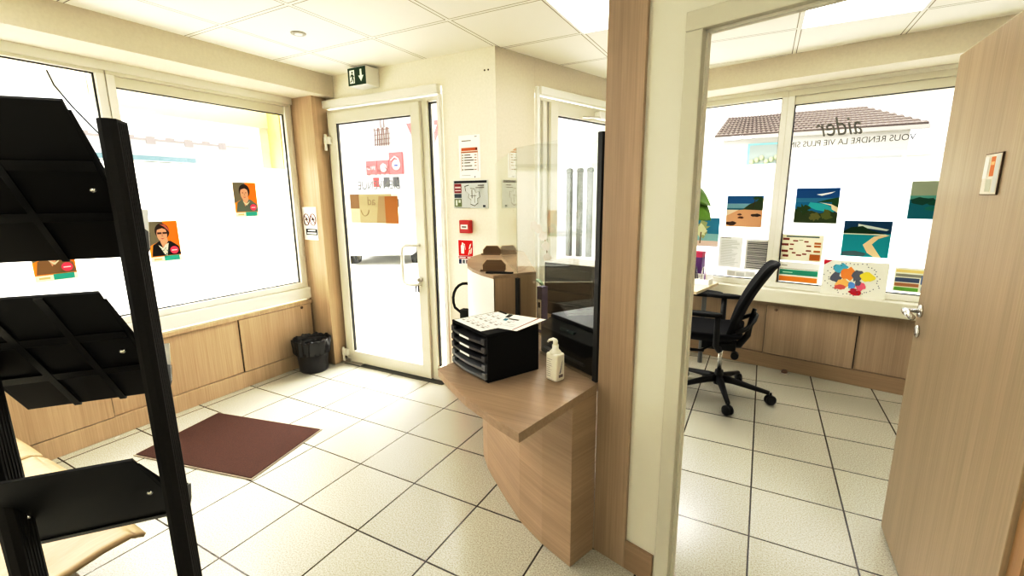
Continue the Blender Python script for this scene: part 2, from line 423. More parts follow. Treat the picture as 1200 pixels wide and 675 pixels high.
# threshold strip, floor pivot plate
struct(MB().box(-3.33, -2.2, -.09, -.005, .001, .004).build('trim_12', mat('threshold_dark', (.05, .05, .04), .6), **inF(FD)))
tag(MB().box(-3.38, -3.13, -.085, -.0, .0045, .008).box(-3.37, -3.28, -.06, -.0, .008, .035).build('floor_pivot', STEEL, bevel=.004, **inF(FD)),
    'metal pivot and floor plate at the foot of the entrance door hinge', 'door pivot')

# writing on the entrance door
def text(body, size, m, parent, loc, rot, name='lettering', align='CENTER', shear=0, width=0):
    cv = bpy.data.curves.new(name, 'FONT'); cv.body = body; cv.size = size; cv.align_x = align; cv.extrude = .0004; cv.shear = shear
    o = bpy.data.objects.new(name, cv); C.objects.link(o); o.parent = parent; o.location = loc; o.rotation_euler = rot
    cv.materials.append(m)
    bpy.context.view_layer.update()
    me = bpy.data.meshes.new_from_object(o.evaluated_get(bpy.context.evaluated_depsgraph_get())); bpy.data.objects.remove(o)
    o = bpy.data.objects.new(name, me); C.objects.link(o); o.parent = parent; o.location = loc; o.rotation_euler = rot
    if width:
        xs = [v.co.x for v in me.vertices]; k = width/(max(xs)-min(xs))
        for v in me.vertices: v.co.x *= k
    return o
LET = flat((.42, .42, .40))
OUT = (PI/2, 0, PI)     # reads from the street
text('BIENVENUE', .10, flat((.40, .41, .40)), leaf1, (-2.84, -.004, 1.585), OUT, width=.47)
text('X K C', .105, flat((.62, .45, .45)), leaf1, (-2.835, -.004, 1.70), OUT, width=.27)

# glued card panel on the entrance door glass
def poster(name, label, cat, F, u0, u1, z0, z1, shapes, group=None, bg=(1, 1, 1), w=.002, th=.0012, kids=(), grey=None):
    """printed sheet against a wall or pane; shapes are in 0..1 of the sheet, y up"""
    W, Hh = u1-u0, z1-z0
    b = MB(); b.box(-W/2, W/2, 0, th, -Hh/2, Hh/2, flat(bg))
    lay = 0
    for s in shapes:
        lay += 1; y = -.00025*lay-.0002; c = flat(s[-1]); k = s[0]
        if k == 'r': P = [(s[1], s[2]), (s[3], s[2]), (s[3], s[4]), (s[1], s[4])]
        elif k == 'e': P = [(s[1]+s[3]*math.cos(2*PI*i/22), s[2]+s[4]*math.sin(2*PI*i/22)) for i in range(22)]
        else: P = s[1]
        P = [(min(1, max(0, x)), min(1, max(0, yy))) for x, yy in P]
        vs = [((x-.5)*W, y, (yy-.5)*Hh) for x, yy in P]
        b._add(vs, [tuple(range(len(vs)))], c)
    b.norec = True
    x, yy, zz = fpt(F, (u0+u1)/2, w+th, (z0+z1)/2)
    o = b.build(name, None, loc=(x, yy, zz), rotz=F[1])
    tag(o, label, cat, group); return o
def blob(cx, cy, rx, ry, n=14, j=.25, seed=0):
    rnd = random.Random(seed)
    return [(cx+rx*(1+rnd.uniform(-j, j))*math.cos(2*PI*i/n), cy+ry*(1+rnd.uniform(-j, j))*math.sin(2*PI*i/n)) for i in range(n)]

cp = poster('door_panel', 'brown and beige stepped card panel stuck on the entrance door glass', 'sign', FD, -3.135, -2.60, 1.305, 1.545, [
    ('r', 0, .50, .20, 1, (.56, .46, .33)), ('r', .74, 0, 1, .92, (.66, .45, .22)), ('r', .20, 0, .74, .93, (.72, .67, .54)),
    ('r', .0, .0, .20, .5, (.80, .78, .66)), ('p', [(.55, .0), (.74, .0), (.74, .93), (.62, .93)], (.66, .58, .44)), ('r', .88, .92, 1, 1, (.97, .97, .95))], bg=(.74, .69, .56), w=.048)
text('ad', .10, flat((.62, .57, .46)), cp, (-.02, -.003, .03), OUT)
t = MB()
t.tube([(-.10+.045*math.cos(a), -.003, -.01+.05*math.sin(a)) for a in [PI+i*PI/10 for i in range(11)]], .0025, seg=6)
t.build('arc_logo', flat((.66, .60, .48)), cp)

# ------------------------------------------------------------------ portraits on the left window
def portrait(label, u0, u1, z0, z1, hairc, glasses, top, neckc, seed, skin=(.86, .66, .54)):
    sh = [('p', [(0, 1), (.55, 1), (.45, .55), (0, .4)], (.50, .47, .38)),
          ('p', [(.52, 1), (1, 1), (1, .3), (.55, .45)], (.93, .52, .10)),
          ('p', [(.05, .15), (.12, .42), (.35, .52), (.7, .50), (.95, .36), (1, .15)], top),
          ('p', [(.36, .50), (.44, .30), (.62, .50), (.6, .6), (.38, .6)], skin),
          ('e', .47, .75, .235, .20, hairc), ('e', .45, .68, .17, .19, skin),
          ('p', [(.26, .78), (.33, .86), (.48, .90), (.62, .84), (.68, .72), (.62, .78), (.48, .83), (.34, .80)], hairc),
          ('e', .385, .70, .025, .012, (.15, .12, .10)), ('e', .52, .70, .025, .012, (.15, .12, .10)),
          ('p', [(.44, .69), (.47, .69), (.485, .62), (.43, .62)], tuple(c*.88 for c in skin)),
          ('p', [(.38, .585), (.45, .575), (.52, .585), (.45, .555)], (.70, .28, .26)),
          ('r', .0, .0, 1, .13, (.96, .94, .86)), ('r', .42, .02, .92, .14, (.22, .68, .62)), ('r', .08, .05, .34, .09, (.85, .78, .55)),
          ('e', .78, .27, .14, .095, (.91, .30, .42)), ('r', .69, .255, .87, .28, (.98, .85, .87))]
    if glasses:
        sh += [('r', .30, .685, .43, .73, (.30, .18, .14)), ('r', .475, .685, .61, .73, (.30, .18, .14)), ('r', .42, .705, .48, .715, (.25, .16, .12)),
               ('p', [(.40, .93), (.58, .92), (.68, .80), (.70, .70), (.64, .78), (.54, .86)], (.75, .42, .35)),
               ('p', [(.28, .42), (.44, .18), (.52, .15), (.62, .46), (.5, .42), (.42, .34)], neckc)]
        rnd = random.Random(seed)
        for i in range(12):
            x = rnd.uniform(.34, .58); y = rnd.uniform(.17, .36); sh.append(('e', x, y, .013, .012, (.25, .45, .42)))
    else:
        sh += [('p', [(.33, .46), (.5, .38), (.66, .46), (.6, .40), (.5, .33), (.40, .40)], (.85, .83, .74))]
    poster('portrait_poster', label, 'poster', FL, u0, u1, z0, z1, sh, 'portrait posters on the reception window', bg=(.93, .60, .20), w=-.028)
portrait('poster of a person with glasses and headband on the reception window', 1.575, 1.765, 1.09, 1.37, (.20, .13, .10), True, (.12, .10, .10), (.90, .88, .82), 3)
portrait('poster of a person in a grey-green sweater, highest on the reception window', 2.197, 2.385, 1.375, 1.645, (.22, .14, .09), False, (.42, .46, .40), (.8, .8, .7), 4)
portrait('poster mostly hidden behind the black brochure rack, leftmost on the window', .985, 1.175, 1.05, 1.33, (.45, .30, .16), False, (.55, .42, .28), (.8, .8, .7), 5)

# ------------------------------------------------------------------ notices by the entrance
def lines(x0, x1, y0, y1, n, c=(.45, .45, .45), rnd=None, h=.35):
    out = []; rnd = rnd or random.Random(1)
    st = (y1-y0)/n
    for i in range(n):
        y = y0+st*i; out.append(('r', x0, y, x0+(x1-x0)*rnd.uniform(.55, 1), y+st*h, c))
    return out
sh = lines(.14, .86, .86, .92, 1, (.45, .42, .38)) + [('r', .75, .95, .86, .965, (.4, .4, .4)), ('r', .12, .64, .88, .71, (.78, .42, .24)), ('r', .12, .59, .88, .625, (.75, .52, .40)), ('r', .80, .65, .86, .70, (.3, .15, .1)),
      ('r', .10, .16, .115, .64, (.75, .5, .4)), ('r', .885, .16, .90, .64, (.75, .5, .4))]
for i, y in enumerate((.53, .47, .41, .35, .28, .19)):
    sh += [('e', .18, y+.01, .025, .018, (.25, .22, .2)), ('r', .26, y, .55+.08*(i % 3), y+.022, (.4, .38, .36)), ('r', .74, y, .84, y+.018, (.6, .45, .38))]
sh += [('r', .14, .06, .55, .07, (.6, .6, .6)), ('p', [(.72, .04), (.8, .04), (.76, .0)], (.4, .4, .5))]
poster('opening_notice', 'white notice with an orange table, upper sheet on the wall beside the entrance door', 'notice', FD, -2.02, -1.835, 1.65, 1.955, sh)
sh = [('r', .03, .90, .97, .98, (.16, .17, .20)), ('r', .03, .55, .24, .88, (.55, .20, .22)), ('r', .05, .72, .22, .78, (.9, .85, .85)), ('r', .05, .62, .22, .66, (.9, .85, .85)),
      ('r', .03, .38, .24, .52, (.25, .30, .34)), ('r', .03, .06, .24, .34, (.45, .50, .35)), ('r', .06, .10, .12, .30, (.85, .88, .85)), ('r', .15, .20, .21, .30, (.85, .88, .85))]
plan = [(.34, .80), (.36, .62), (.46, .52), (.44, .38), (.52, .30), (.50, .14), (.62, .08), (.72, .18), (.70, .34), (.78, .40), (.76, .60), (.66, .56), (.62, .70), (.50, .72), (.46, .84)]
sh += [('p', plan, (.25, .27, .28)), ('p', [(x*.93+.042, y*.93+.032) for x, y in plan], (.84, .86, .86)), ('r', .54, .36, .56, .66, (.3, .3, .3)), ('r', .50, .44, .68, .455, (.35, .35, .35)), ('r', .62, .2, .63, .5, (.35, .35, .35)),
       ('r', .72, .80, .90, .83, (.4, .4, .4)), ('r', .66, .72, .90, .75, (.5, .5, .5)), ('r', .86, .05, .93, .12, (.2, .25, .3)), ('r', .05, .02, .5, .03, (.5, .5, .5))]
poster('evacuation_plan', 'grey framed evacuation plan with a black header under the white notice', 'sign', FD, -2.078, -1.772, 1.43, 1.635, sh, bg=(.80, .82, .82), th=.006)
# red fire alarm
t = thing('fire_alarm', 'small red wall-mounted fire alarm call point beside the entrance', 'fire alarm', fpt(FD, -1.964, .001, 1.295))
RED = mat('alarm_red', (.50, .02, .02), .4)
MB().box(-.046, .046, -.045, 0, -.048, .048).build('housing', RED, t, bevel=.005)
MB().box(-.032, .032, -.047, -.0452, -.018, .016).build('press_panel', PAPER, t, bevel=.001)
q = MB(); q.box(-.02, .02, -.0480, -.0472, -.006, .003); q.build('marking', flat((.35, .2, .2)), t)
# extinguisher sign
sh = [('r', .03, .36, .62, .97, (.80, .10, .10)), ('r', .60, .36, .97, .97, (.80, .10, .10)), ('p', [(.20, .44), (.40, .44), (.41, .74), (.36, .80), (.24, .80), (.19, .74)], (.97, .95, .93)),
      ('r', .26, .80, .34, .88, (.97, .95, .93)), ('p', [(.34, .86), (.46, .82), (.50, .60), (.47, .60), (.43, .79), (.34, .83)], (.97, .95, .93)),
      ('p', [(.66, .40), (.74, .42), (.82, .62), (.74, .60)], (.98, .9, .86)), ('p', [(.70, .62), (.80, .66), (.88, .86), (.78, .80)], (.98, .9, .86)), ('p', [(.80, .44), (.88, .46), (.93, .70), (.86, .66)], (.98, .9, .86)),
      ('r', .03, .24, .97, .35, (.62, .12, .12)), ('r', .08, .27, .50, .32, (.95, .85, .85)), ('r', .60, .27, .92, .32, (.95, .85, .85)), ('r', .03, .02, .97, .23, (.86, .86, .86)), ('r', .05, .04, .22, .22, (.15, .18, .35)),
      ('r', .30, .06, .44, .20, (.35, .38, .42)), ('r', .52, .06, .66, .20, (.5, .35, .35)), ('r', .74, .06, .88, .20, (.45, .45, .5))]
poster('extinguisher_sign', 'red and white fire extinguisher sign low on the wall beside the counter', 'sign', FD, -2.055, -1.915, 1.00, 1.195, sh, th=.002)
# extinguisher below it
t = thing('fire_extinguisher', 'red fire extinguisher with a looped black hose behind the black drawer unit', 'fire extinguisher', (-1.915, 2.80, 0))
q = MB(); q.lathe([(.0, .005), (.07, .005), (.078, .02), (.078, .47), (.065, .53), (.03, .57), (.022, .585), (0, .585)], seg=28); q.build('cylinder', RED, t)
q = MB(); q.lathe([(0, .585), (.028, .585), (.028, .63), (0, .63)], seg=16); q.box(-.015, .12, -.013, .013, .635, .655); q.box(-.015, .10, -.012, .012, .67, .685); q.box(-.045, .03, -.025, .025, .61, .68)
q.build('valve_head', BLACK, t, bevel=.003)
hp = [(-.03, -.01, .645)]+[(.02+.125*math.cos(a), -.02, .75+.135*math.sin(a)) for a in [PI*1.15-i*PI*1.3/14 for i in range(15)]]+[(.13, -.03, .57), (.10, -.05, .42), (.08, -.07, .30)]
MB().tube(hp, .010, seg=10).build('hose', BLACKM, t)
# two screw holes
for x in (-1.785, -1.755):
    q = MB(); q.lathe([(0, 0), (.006, 0), (.006, .002), (0, .002)], seg=10, M=Matrix.Translation((x, 2.9195, 2.375)) @ Matrix.Rotation(PI/2, 4, 'X'))
    tag(q.build('screw_hole', flat((.3, .27, .22))), 'tiny dark screw hole high on the entrance wall near its corner', 'screw hole', 'pair of screw holes high on the entrance wall')
# exit sign
t = thing('exit_sign', 'green exit sign with running figure and down arrow over the entrance door', 'exit sign', (-2.853, 2.775, 2.507))
q = MB(); q.box(-.095, .095, 0, .14, -.135, 0, PAPER); q.build('housing', None, t, bevel=.003)
GR = flat((.20, .30, .22))
q = MB(); q.box(-.093, .093, -.003, -.0005, -.133, -.006); q.build('panel', GR, t)
def pl(pts, m, par, y, name):
    b = MB(); b.norec = True
    for P in pts: b._add([(x, y, z) for x, z in P], [tuple(range(len(P)))], m)
    return b.build(name, None, par)
wp = flat((.95, .97, .94))
pl([[(.035, -.022), (.055, -.022), (.055, -.068), (.073, -.068), (.045, -.112), (.017, -.068), (.035, -.068)]], wp, t, -.0036, 'arrow')
pl([[(-.075, -.118), (-.022, -.118), (-.022, -.022), (-.075, -.022)]], wp, t, -.0036, 'doorway_symbol')
fig = [[(-.050, -.032), (-.040, -.032), (-.037, -.042), (-.045, -.049), (-.053, -.042)],
       [(-.056, -.052), (-.038, -.052), (-.034, -.078), (-.048, -.082)], [(-.040, -.054), (-.026, -.068), (-.029, -.073), (-.042, -.064)],
       [(-.056, -.052), (-.068, -.066), (-.066, -.076), (-.060, -.070), (-.052, -.062)], [(-.036, -.078), (-.028, -.096), (-.030, -.114), (-.036, -.114), (-.036, -.098), (-.046, -.082)],
       [(-.050, -.080), (-.054, -.096), (-.070, -.104), (-.070, -.111), (-.048, -.101), (-.042, -.082)]]
pl(fig, GR, t, -.0042, 'running_figure')
# no-smoking sign on the column
t = poster('no_smoking_sign', 'white sign with two no-smoking circles on the oak corner column', 'sign', ((0, 2.765, 0), 0.), -3.625, -3.445, 1.15, 1.44,
       [('r', .16, .15, .97, .34, (.10, .10, .10)), ('r', .28, .27, .84, .31, (.85, .85, .85)), ('r', .22, .18, .90, .23, (.85, .85, .85))], bg=(.96, .96, .95))
for cx in (-.042, .042):
    q = MB(); q.norec = False
    ring = [(cx+.036*math.cos(a), -.0025, .035+.05*math.sin(a)) for a in [i*2*PI/24 for i in range(25)]]
    q.tube(ring, .0035, seg=6, cap=False); q.tube([(cx-.024, -.0025, .072), (cx+.024, -.0025, -.002)], .003, seg=6); q.build('ban_circle', flat((.48, .28, .26)), t)
    q = MB(); q.box(cx-.020, cx+.018, -.0016, -.0010, .030, .038); q.box(cx-.004, cx+.010, -.0016, -.001, .038, .052); q.build('cigarette', flat((.15, .13, .13)), t)

# ------------------------------------------------------------------ ceiling fittings
PANEL = emit('led_panel', (1, .97, .90), 4.0)
def led(x, y, label):
    t = thing('ceiling_light', label, 'ceiling light', (x, y, Z), 0, None)
    b = MB()
    b.box(-.30, .30, -.30, -.285, -.008, -.0005); b.box(-.30, .30, .285, .30, -.008, -.0005); b.box(-.30, -.285, -.285, .285, -.008, -.0005); b.box(.285, .30, -.285, .285, -.008, -.0005)
    b.build('frame', ALU2, t); MB().box(-.285, .285, -.285, .285, -.006, -.0005).build('diffuser', PANEL, t)
led(-.80, 2.69, 'square white ceiling light panel above the reception counter')
led(.40, 3.29, 'square white ceiling light panel in the office beyond the doorway')
led(-2.60, .29, 'unseen ceiling light panel added as fill above the row of beech chairs')  # this and the next two: fill panels added out of view
led(-.80, -.31, 'unseen ceiling light panel added as fill behind the viewpoint')
led(1.0, .29, 'unseen ceiling light panel added as fill on the near side of the partition')
t = thing('smoke_detector', 'small round recessed ceiling spot in the reception ceiling', 'ceiling spot', (-2.63, 2.10, Z))
q = MB(); q.lathe([(.0, -.004), (.03, -.004), (.036, -.008), (.044, -.006), (.046, -.0005), (0, -.0005)], seg=28); q.build('ring', mat('spot_ring', (.45, .43, .38), .4), t)
t.name = 'ceiling_spot'
q = MB(); q.lathe([(.0, -.010), (.022, -.009), (.027, -.0045), (0, -.0045)], seg=24); q.build('lens', PAPER, t)

# ------------------------------------------------------------------ office doorway
b = MB(); b.box(.285, .340, -.006, .045, 0, 2.005); b.box(.285, 1.255, -.006, .045, 2.005, 2.062); b.box(1.195, 1.255, -.006, .045, 0, 2.005)
fr = struct(b.build('door_3', JAMB, bevel=.003, **inF(FP)))
b = MB(); b.box(.340, .346, .020, .045, 0, 2.005); b.box(.340, 1.195, .020, .045, 1.997, 2.005); b.build('door_stop', WHITEP, fr)
lf = MB(); lf.box(.600, .640, 1.455, 2.44, .008, 2.018)
leaf = lf.build('door_4', OAKLEAF, bevel=.002); struct(leaf)
q = MB(); q.box(.612, .640, 1.400, 1.454, .008, 2.018); q.build('rebate', wood('oak_edge', (.36, .22, .10), (.45, .28, .14)), leaf)
Mx = Matrix.Translation((.600, 2.385, 1.04)) @ Matrix.Rotation(-PI/2, 4, 'Y')
q = MB(); q.lathe([(0, 0), (.026, 0), (.026, .006), (.022, .010), (0, .010)], M=Mx, seg=24)
q.tube([(.590, 2.385, 1.04), (.552, 2.385, 1.04), (.545, 2.375, 1.04), (.543, 2.34, 1.04), (.545, 2.262, 1.036)], [.009, .009, .012, .013, .011], seg=12)
q.build('lever_handle', CHROME, leaf)
Mx = Matrix.Translation((.600, 2.385, .955)) @ Matrix.Rotation(-PI/2, 4, 'Y')
q = MB(); q.lathe([(0, 0), (.026, 0), (.026, .006), (.020, .009), (0, .009)], M=Mx, seg=24); q.box(.589, .5905, 2.382, 2.388, .945, .965, DGREY)
q.mats = [CHROME, DGREY] if len(q.mats) == 1 else q.mats; q.build('key_rosette', CHROME, leaf)
FDoor = ((.600, 0, 0), -PI/2)   # local x runs towards the camera, -y towards -x
# sign plate on the leaf (local x = -Y)
poster('door_plate', 'small framed door plate with an orange block on the open oak door', 'sign', FDoor, -2.005, -1.885, 1.505, 1.628,
       [('r', .02, .02, .98, .98, (.93, .90, .84)), ('r', .40, .45, .66, .92, (.85, .52, .30)), ('r', .43, .72, .63, .80, (.95, .75, .55)), ('r', .30, .08, .62, .38, (.80, .80, .74)), ('r', .70, .06, .96, .95, (.86, .86, .84)), ('r', .04, .40, .3, .93, (.96, .95, .92))], bg=(.35, .28, .22), w=.0005, th=.004)

# ------------------------------------------------------------------ reception counter
base_c = [(-1.56, 2.70), (-1.53, 2.52), (-1.484, 2.359), (-1.425, 2.23), (-1.348, 2.105), (-1.25, 1.995), (-1.14, 1.90), (-1.02, 1.80), (-.893, 1.70), (-.739, 1.615), (-.582, 1.552)]
top_c = [(-1.708, 2.905), (-1.702, 2.75), (-1.68, 2.571), (-1.635, 2.44), (-1.57, 2.33), (-1.48, 2.20), (-1.38, 2.10), (-1.27, 2.02), (-1.16, 1.958)]
ct = thing('reception_counter', 'curved oak reception counter with a low ledge and a taller rear section', 'counter')
lower = base_c + [(-.5312, 1.6945), (-.545, 1.72), (-1.0, 2.02), (-1.42, 2.72)]
MB().prism(lower, 0.001, .735).build('front_panel', wood('oak_front', (.33, .235, .155), (.44, .325, .22), 'h'), ct, bevel=.0015)
ledge = [(-1.21, 1.531), (-1.14, 1.478), (-1.07, 1.43), (-1.0, 1.382), (-.933, 1.338), (-.878, 1.31), (-.823, 1.283), (-.775, 1.257), (-.725, 1.234), (-.629, 1.194), (-.5315, 1.690), (-.5325, 1.723), (-1.055, 2.047), (-1.09, 2.01), (-1.165, 1.95), (-1.192, 1.66)]
MB().prism(ledge, .7355, .77).build('ledge', OAKX, ct, bevel=.0012)
upper = top_c + [(-1.03, 2.165), (-1.49, 2.93), (-1.63, 3.03), (-1.66, 3.03)]
WUP = wood('oak_counter_end', (.36, .25, .155), (.47, .34, .22))
def inset(poly, d):
    cx = sum(p[0] for p in poly)/len(poly); cy = sum(p[1] for p in poly)/len(poly)
    return [(cx+(x-cx)*d, cy+(y-cy)*d) for x, y in poly]
MB().prism(upper[:-2]+[(-1.6, 2.98)], .7705, 1.108).build('rear_section', WUP, ct)
MB().prism([(x-.006, y-.004) if i < len(top_c) else (x, y) for i, (x, y) in enumerate(upper[:-2]+[(-1.62, 2.99)])], 1.1085, 1.125).build('counter_top', OAKX, ct, bevel=.001)
# pale skin, daylight painted into its colour, on the tall section's curved visitor side
sk = MB(); n = len(top_c)
V = []
for (x, y) in top_c: V += [(x-.006, y-.004, .772), (x-.006, y-.004, 1.107)]
sk._add(V, [(2*i, 2*i+2, 2*i+3, 2*i+1) for i in range(n-1)], None, True); sk.build('curved_skin', mat('daylit_counter_face', (.86, .84, .78), .4), ct)
# staff desk behind the glass
dk = thing('staff_desk', 'oak worktop on the staff side behind the counter glass', 'desk')
MB().prism([(-.50, 1.80), (-.54, 1.737), (-1.05, 2.06), (-1.02, 2.20), (-1.42, 2.86), (-1.30, 3.10), (-.60, 3.0), (-.52, 2.2)], .735, .765).build('worktop', OAKX, dk, bevel=.001)
for (x, y) in ((-.60, 2.0), (-.66, 2.9), (-1.25, 2.95)): MB().box(x-.02, x+.02, y-.02, y+.02, .001, .7345).build('leg', MGREY, dk)

# counter glass: front pane from the post, side pane to the wall corner
E0, E1, E2 = (-.536, 1.704), (-1.073, 2.035), (-1.700, 2.906)
def pane(a, c, z0, z1, th=.006):
    a = Vector(a); c = Vector(c); d = (c-a).normalized(); nn = Vector((-d.y, d.x))*th/2
    return [tuple(a+nn), tuple(c+nn), tuple(c-nn), tuple(a-nn)]
sg = thing('glass_screen', 'tall clear glass screen standing on the counter between the oak post and the wall corner', 'glass screen')
MB().prism(pane((-.548, 1.711), E1, 0, 0), .7708, 1.745).build('front_pane', SCREEN, sg)
MB().prism(pane((-1.078, 2.042), E2, 0, 0), 1.1258, 1.745).build('side_pane', SCREEN, sg)
MB().prism(pane((-.535, 1.703), (-.556, 1.716), 0, 0, .016), .7708, 1.745).build('edge_seal', SEAL, sg)
MB().prism([(-1.083, 2.028), (-1.064, 2.020), (-1.058, 2.036), (-1.078, 2.044)], .7708, 1.1075).build('edge_profile', SEAL, sg)

# ------------------------------------------------------------------ things on the counter
# black five-drawer unit
v0 = Vector((-.925, 1.492)); ang = math.atan2(1.492-1.625, -.925+1.195)
du = thing('drawer_unit', 'black desktop unit of five letter drawers on the counter ledge', 'drawer unit', (-.925, 1.492, .7705), ang)
W, D, HH = .295, .262, .205
b = MB()
b.box(-W, 0, 0, D, HH-.012, HH); b.box(-W, 0, .0, D, 0, .008); b.box(-.007, 0, 0, D, .008, HH-.012); b.box(-W, -W+.007, 0, D, .008, HH-.012); b.box(-W+.007, -.007, D-.006, D, .008, HH-.012)
b.build('casing', BLACKM, du, bevel=.002)
for i in range(5):
    z = .012+i*.0365
    d = MB(); 
    # curved front lip
    nseg = 10; pts = []
    for k in range(nseg+1):
        s = -1+2*k/nseg; pts.append((-W/2+s*(W/2-.009), -.016*(1-s*s)-.004))
    for k in range(nseg+1): pts.append((-W/2-(-1+2*k/nseg)*-1*0+(-(-1+2*k/nseg))*(W/2-.009), .006))
    d.prism(pts, z, z+.011); d.box(-W+.009, -.009, .006, D-.01, z, z+.003)
    for sx in (-W+.008, -.032): d.box(sx, sx+.024, -.010, .002, z, z+.026)
    dr = d.build('drawer', MGREY if i in (0, 1) else DGREY, du, bevel=.001)
    if i >= 2:
        MB().box(-W/2-.045, -W/2+.035, -.0215, -.0205, z+.001, z+.0105).build('label_holder', PAPER, dr)
# papers lying on the unit
def sheet(name, label, pts, z, extra, group=None, th=.0008):
    cx = sum(p[0] for p in pts)/4; cy = sum(p[1] for p in pts)/4
    b = MB(); b.prism([(x-cx, y-cy) for x, y in pts], 0, th, PAPER)
    P = [Vector((x-cx, y-cy)) for x, y in pts]
    lay = 0
    for (u0, v0_, u1, v1, c) in extra:
        lay += 1; zz = th+.0002+lay*.00004
        q = [P[0].lerp(P[1], u).lerp(P[3].lerp(P[2], u), v) for u, v in ((u0, v0_), (u1, v0_), (u1, v1), (u0, v1))]
        b._add([(p.x, p.y, zz) for p in q], [(0, 1, 2, 3)], flat(c))
    o = b.build(name, None, loc=(cx, cy, z)); tag(o, label, 'paper', group); return o
rn = random.Random(3)
ca, sa = math.cos(ang), math.sin(ang)
def dl(x, y): return (-.925+x*ca-y*sa, 1.492+x*sa+y*ca)
ex = []
for i in range(5):
    for j in range(3):
        x = .06+i*.18; y = .12+j*.28
        ex += [(x, y, x+.10, y+.05, (.62, .60, .60)), (x, y+.08, x+.13, y+.10, (.70, .68, .70)), (x, y+.14, x+.07, y+.16, (.72, .60, .60))]
ztop = .7705+HH+.0005
sheet('leaflet', 'white printed sheet spread over the top of the black drawer unit', [dl(-W+.012, .004), dl(-.055, .004), dl(-.055, .24), dl(-W+.012, .24)], ztop, ex)
sheet('leaflet', 'white leaflet with a black band and teal logo overhanging the drawer unit', [dl(-.085, .07), dl(.035, .12), dl(-.03, .33), dl(-.22, .25)], ztop+.0016,
      [(.06, .72, .18, .98, (.12, .13, .14)), (.2, .62, .5, .70, (.12, .13, .14)), (.10, .50, .22, .66, (.20, .45, .55)), (.80, .02, .84, .98, (.55, .25, .30)), (.3, .2, .7, .22, (.7, .7, .7)), (.3, .3, .65, .32, (.7, .7, .7))])
# pump bottle
t = thing('sanitizer_bottle', 'white pump bottle of hand gel standing beside the black drawer unit', 'bottle', (-.700, 1.655, .7705), -.35)
WP = mat('white_plastic', (.82, .80, .72), .35)
q = MB(); q.prism([(-.031, -.026), (.031, -.026), (.031, .026), (-.031, .026)], 0, .118); bo = q.build('body', WP, t, bevel=.009, seg=3)
q = MB(); q.lathe([(.026, .112), (.024, .122), (.016, .130), (.0135, .134), (.0135, .150), (.0, .150)], seg=22); q.build('neck', WP, t)
q = MB(); q.lathe([(.0, .150), (.010, .150), (.010, .168), (.006, .172), (0, .172)], seg=18); q.tube([(.004, 0, .168), (-.010, -.004, .172), (-.026, -.008, .166), (-.034, -.010, .156)], [.008, .007, .0055, .004], seg=10); q.build('pump', WP, t)
q = MB(); q.norec = True
for i in range(9): q._add([(-.022, -.0266, .020+i*.009), (-.022+.012+.022*rn.random(), -.0266, .020+i*.009), (-.022+.012+.022*rn.random(), -.0266, .022+i*.009), (-.022, -.0266, .022+i*.009)], [(0, 1, 2, 3)], flat((.6, .6, .6)))
q.build('printed_text', None, t); q = MB(); q.norec = True
q._add([(.0316, -.012, .018), (.0316, .012, .018), (.0316, .012, .030), (.0316, -.012, .030)], [(0, 1, 2, 3)], flat((.5, .45, .45)))
for i in range(6): q._add([(.0316, -.010+.003*i, .035+.009*i), (.0316, -.002+.002*i, .035+.009*i), (.0316, .002+.0015*i, .045+.009*i), (.0316, -.006+.003*i, .045+.009*i)], [(0, 1, 2, 3)], flat((.55, .55, .58)))
q.build('printed_label', None, t)

# octagonal card holders on the tall section
CARD = wood('holder_wood', (.13, .075, .035), (.19, .115, .06), 'x')
EDGE = mat('holder_edge', (.60, .50, .38), .5)
def holder(x, y, rz, w, label):
    t = thing('card_holder', label, 'card holder', (x, y, 1.1257), rz, 'octagonal wooden card holders on the counter top')
    hgt = .062
    oc = [(-w/2, 0), (w/2, 0), (w/2, hgt*.55), (w/2-.024, hgt), (-w/2+.024, hgt), (-w/2, hgt*.55)]
    R = Matrix.Rotation(PI/2, 4, 'X')
    MB().prism(oc, -.030, -.024, None, R).build('back_plate', EDGE, t)
    MB().prism([(x_*.94, y_*.94) for x_, y_ in oc], -.0235, -.021, None, R).build('back_face', CARD, t)
    MB().box(-w/2, w/2, -.035, .0235, 0, .004).build('base', EDGE, t)
    MB().prism([(-w/2, 0), (w/2, 0), (w/2, .014), (-w/2, .014)], .030, .034, None, R).build('front_lip', CARD, t)
    return t
h1 = holder(-1.60, 2.66, .35, .13, 'octagonal wooden card holder at the back of the counter top')
h2 = holder(-1.232, 2.065, .38, .13, 'octagonal wooden card holder at the front end of the counter top')
tag(MB().prism([(-1.235, 1.99), (-1.11, 2.035), (-1.105, 2.05), (-1.24, 2.02)], 1.1256, 1.134).build('tablet', BLACK), 'thin black tablet lying in front of the nearer card holder', 'tablet')

# ------------------------------------------------------------------ staff side behind the glass
# pigeonhole unit
PG = mat('grey_brown_board', (.045, .036, .027), .6, noise=.08)
t = thing('filing_unit', 'brown filing unit with horizontal slots on the staff desk behind the glass', 'filing unit', (-1.03, 2.62, .7655), -.23)
q = MB(); q.box(-.18, .18, 0, .24, 0, .335, PG)
q.build('casing', None, t, bevel=.002)
for i in range(4): MB().box(-.165, .165, -.004, -.0005, .02+i*.075, .08+i*.075).build('drawer', mat('grey_brown_drawer', (.075, .058, .042), .55), t, bevel=.002)
q = MB(); q.box(-.19, .19, .0, .24, .3355, .338, mat('planner_paper', (.42, .40, .35), .8)); q.norec = False
for i in range(7):
    for j in range(6):
        x = -.18+i*.053; y = .008+j*.038; q.box(x, x+.043, y, y+.030, .3382, .3386, flat((.60, .57, .50)))
pc = q.build('wall_planner', None, loc=(-1.03, 2.62, .7657), rotz=-.23)
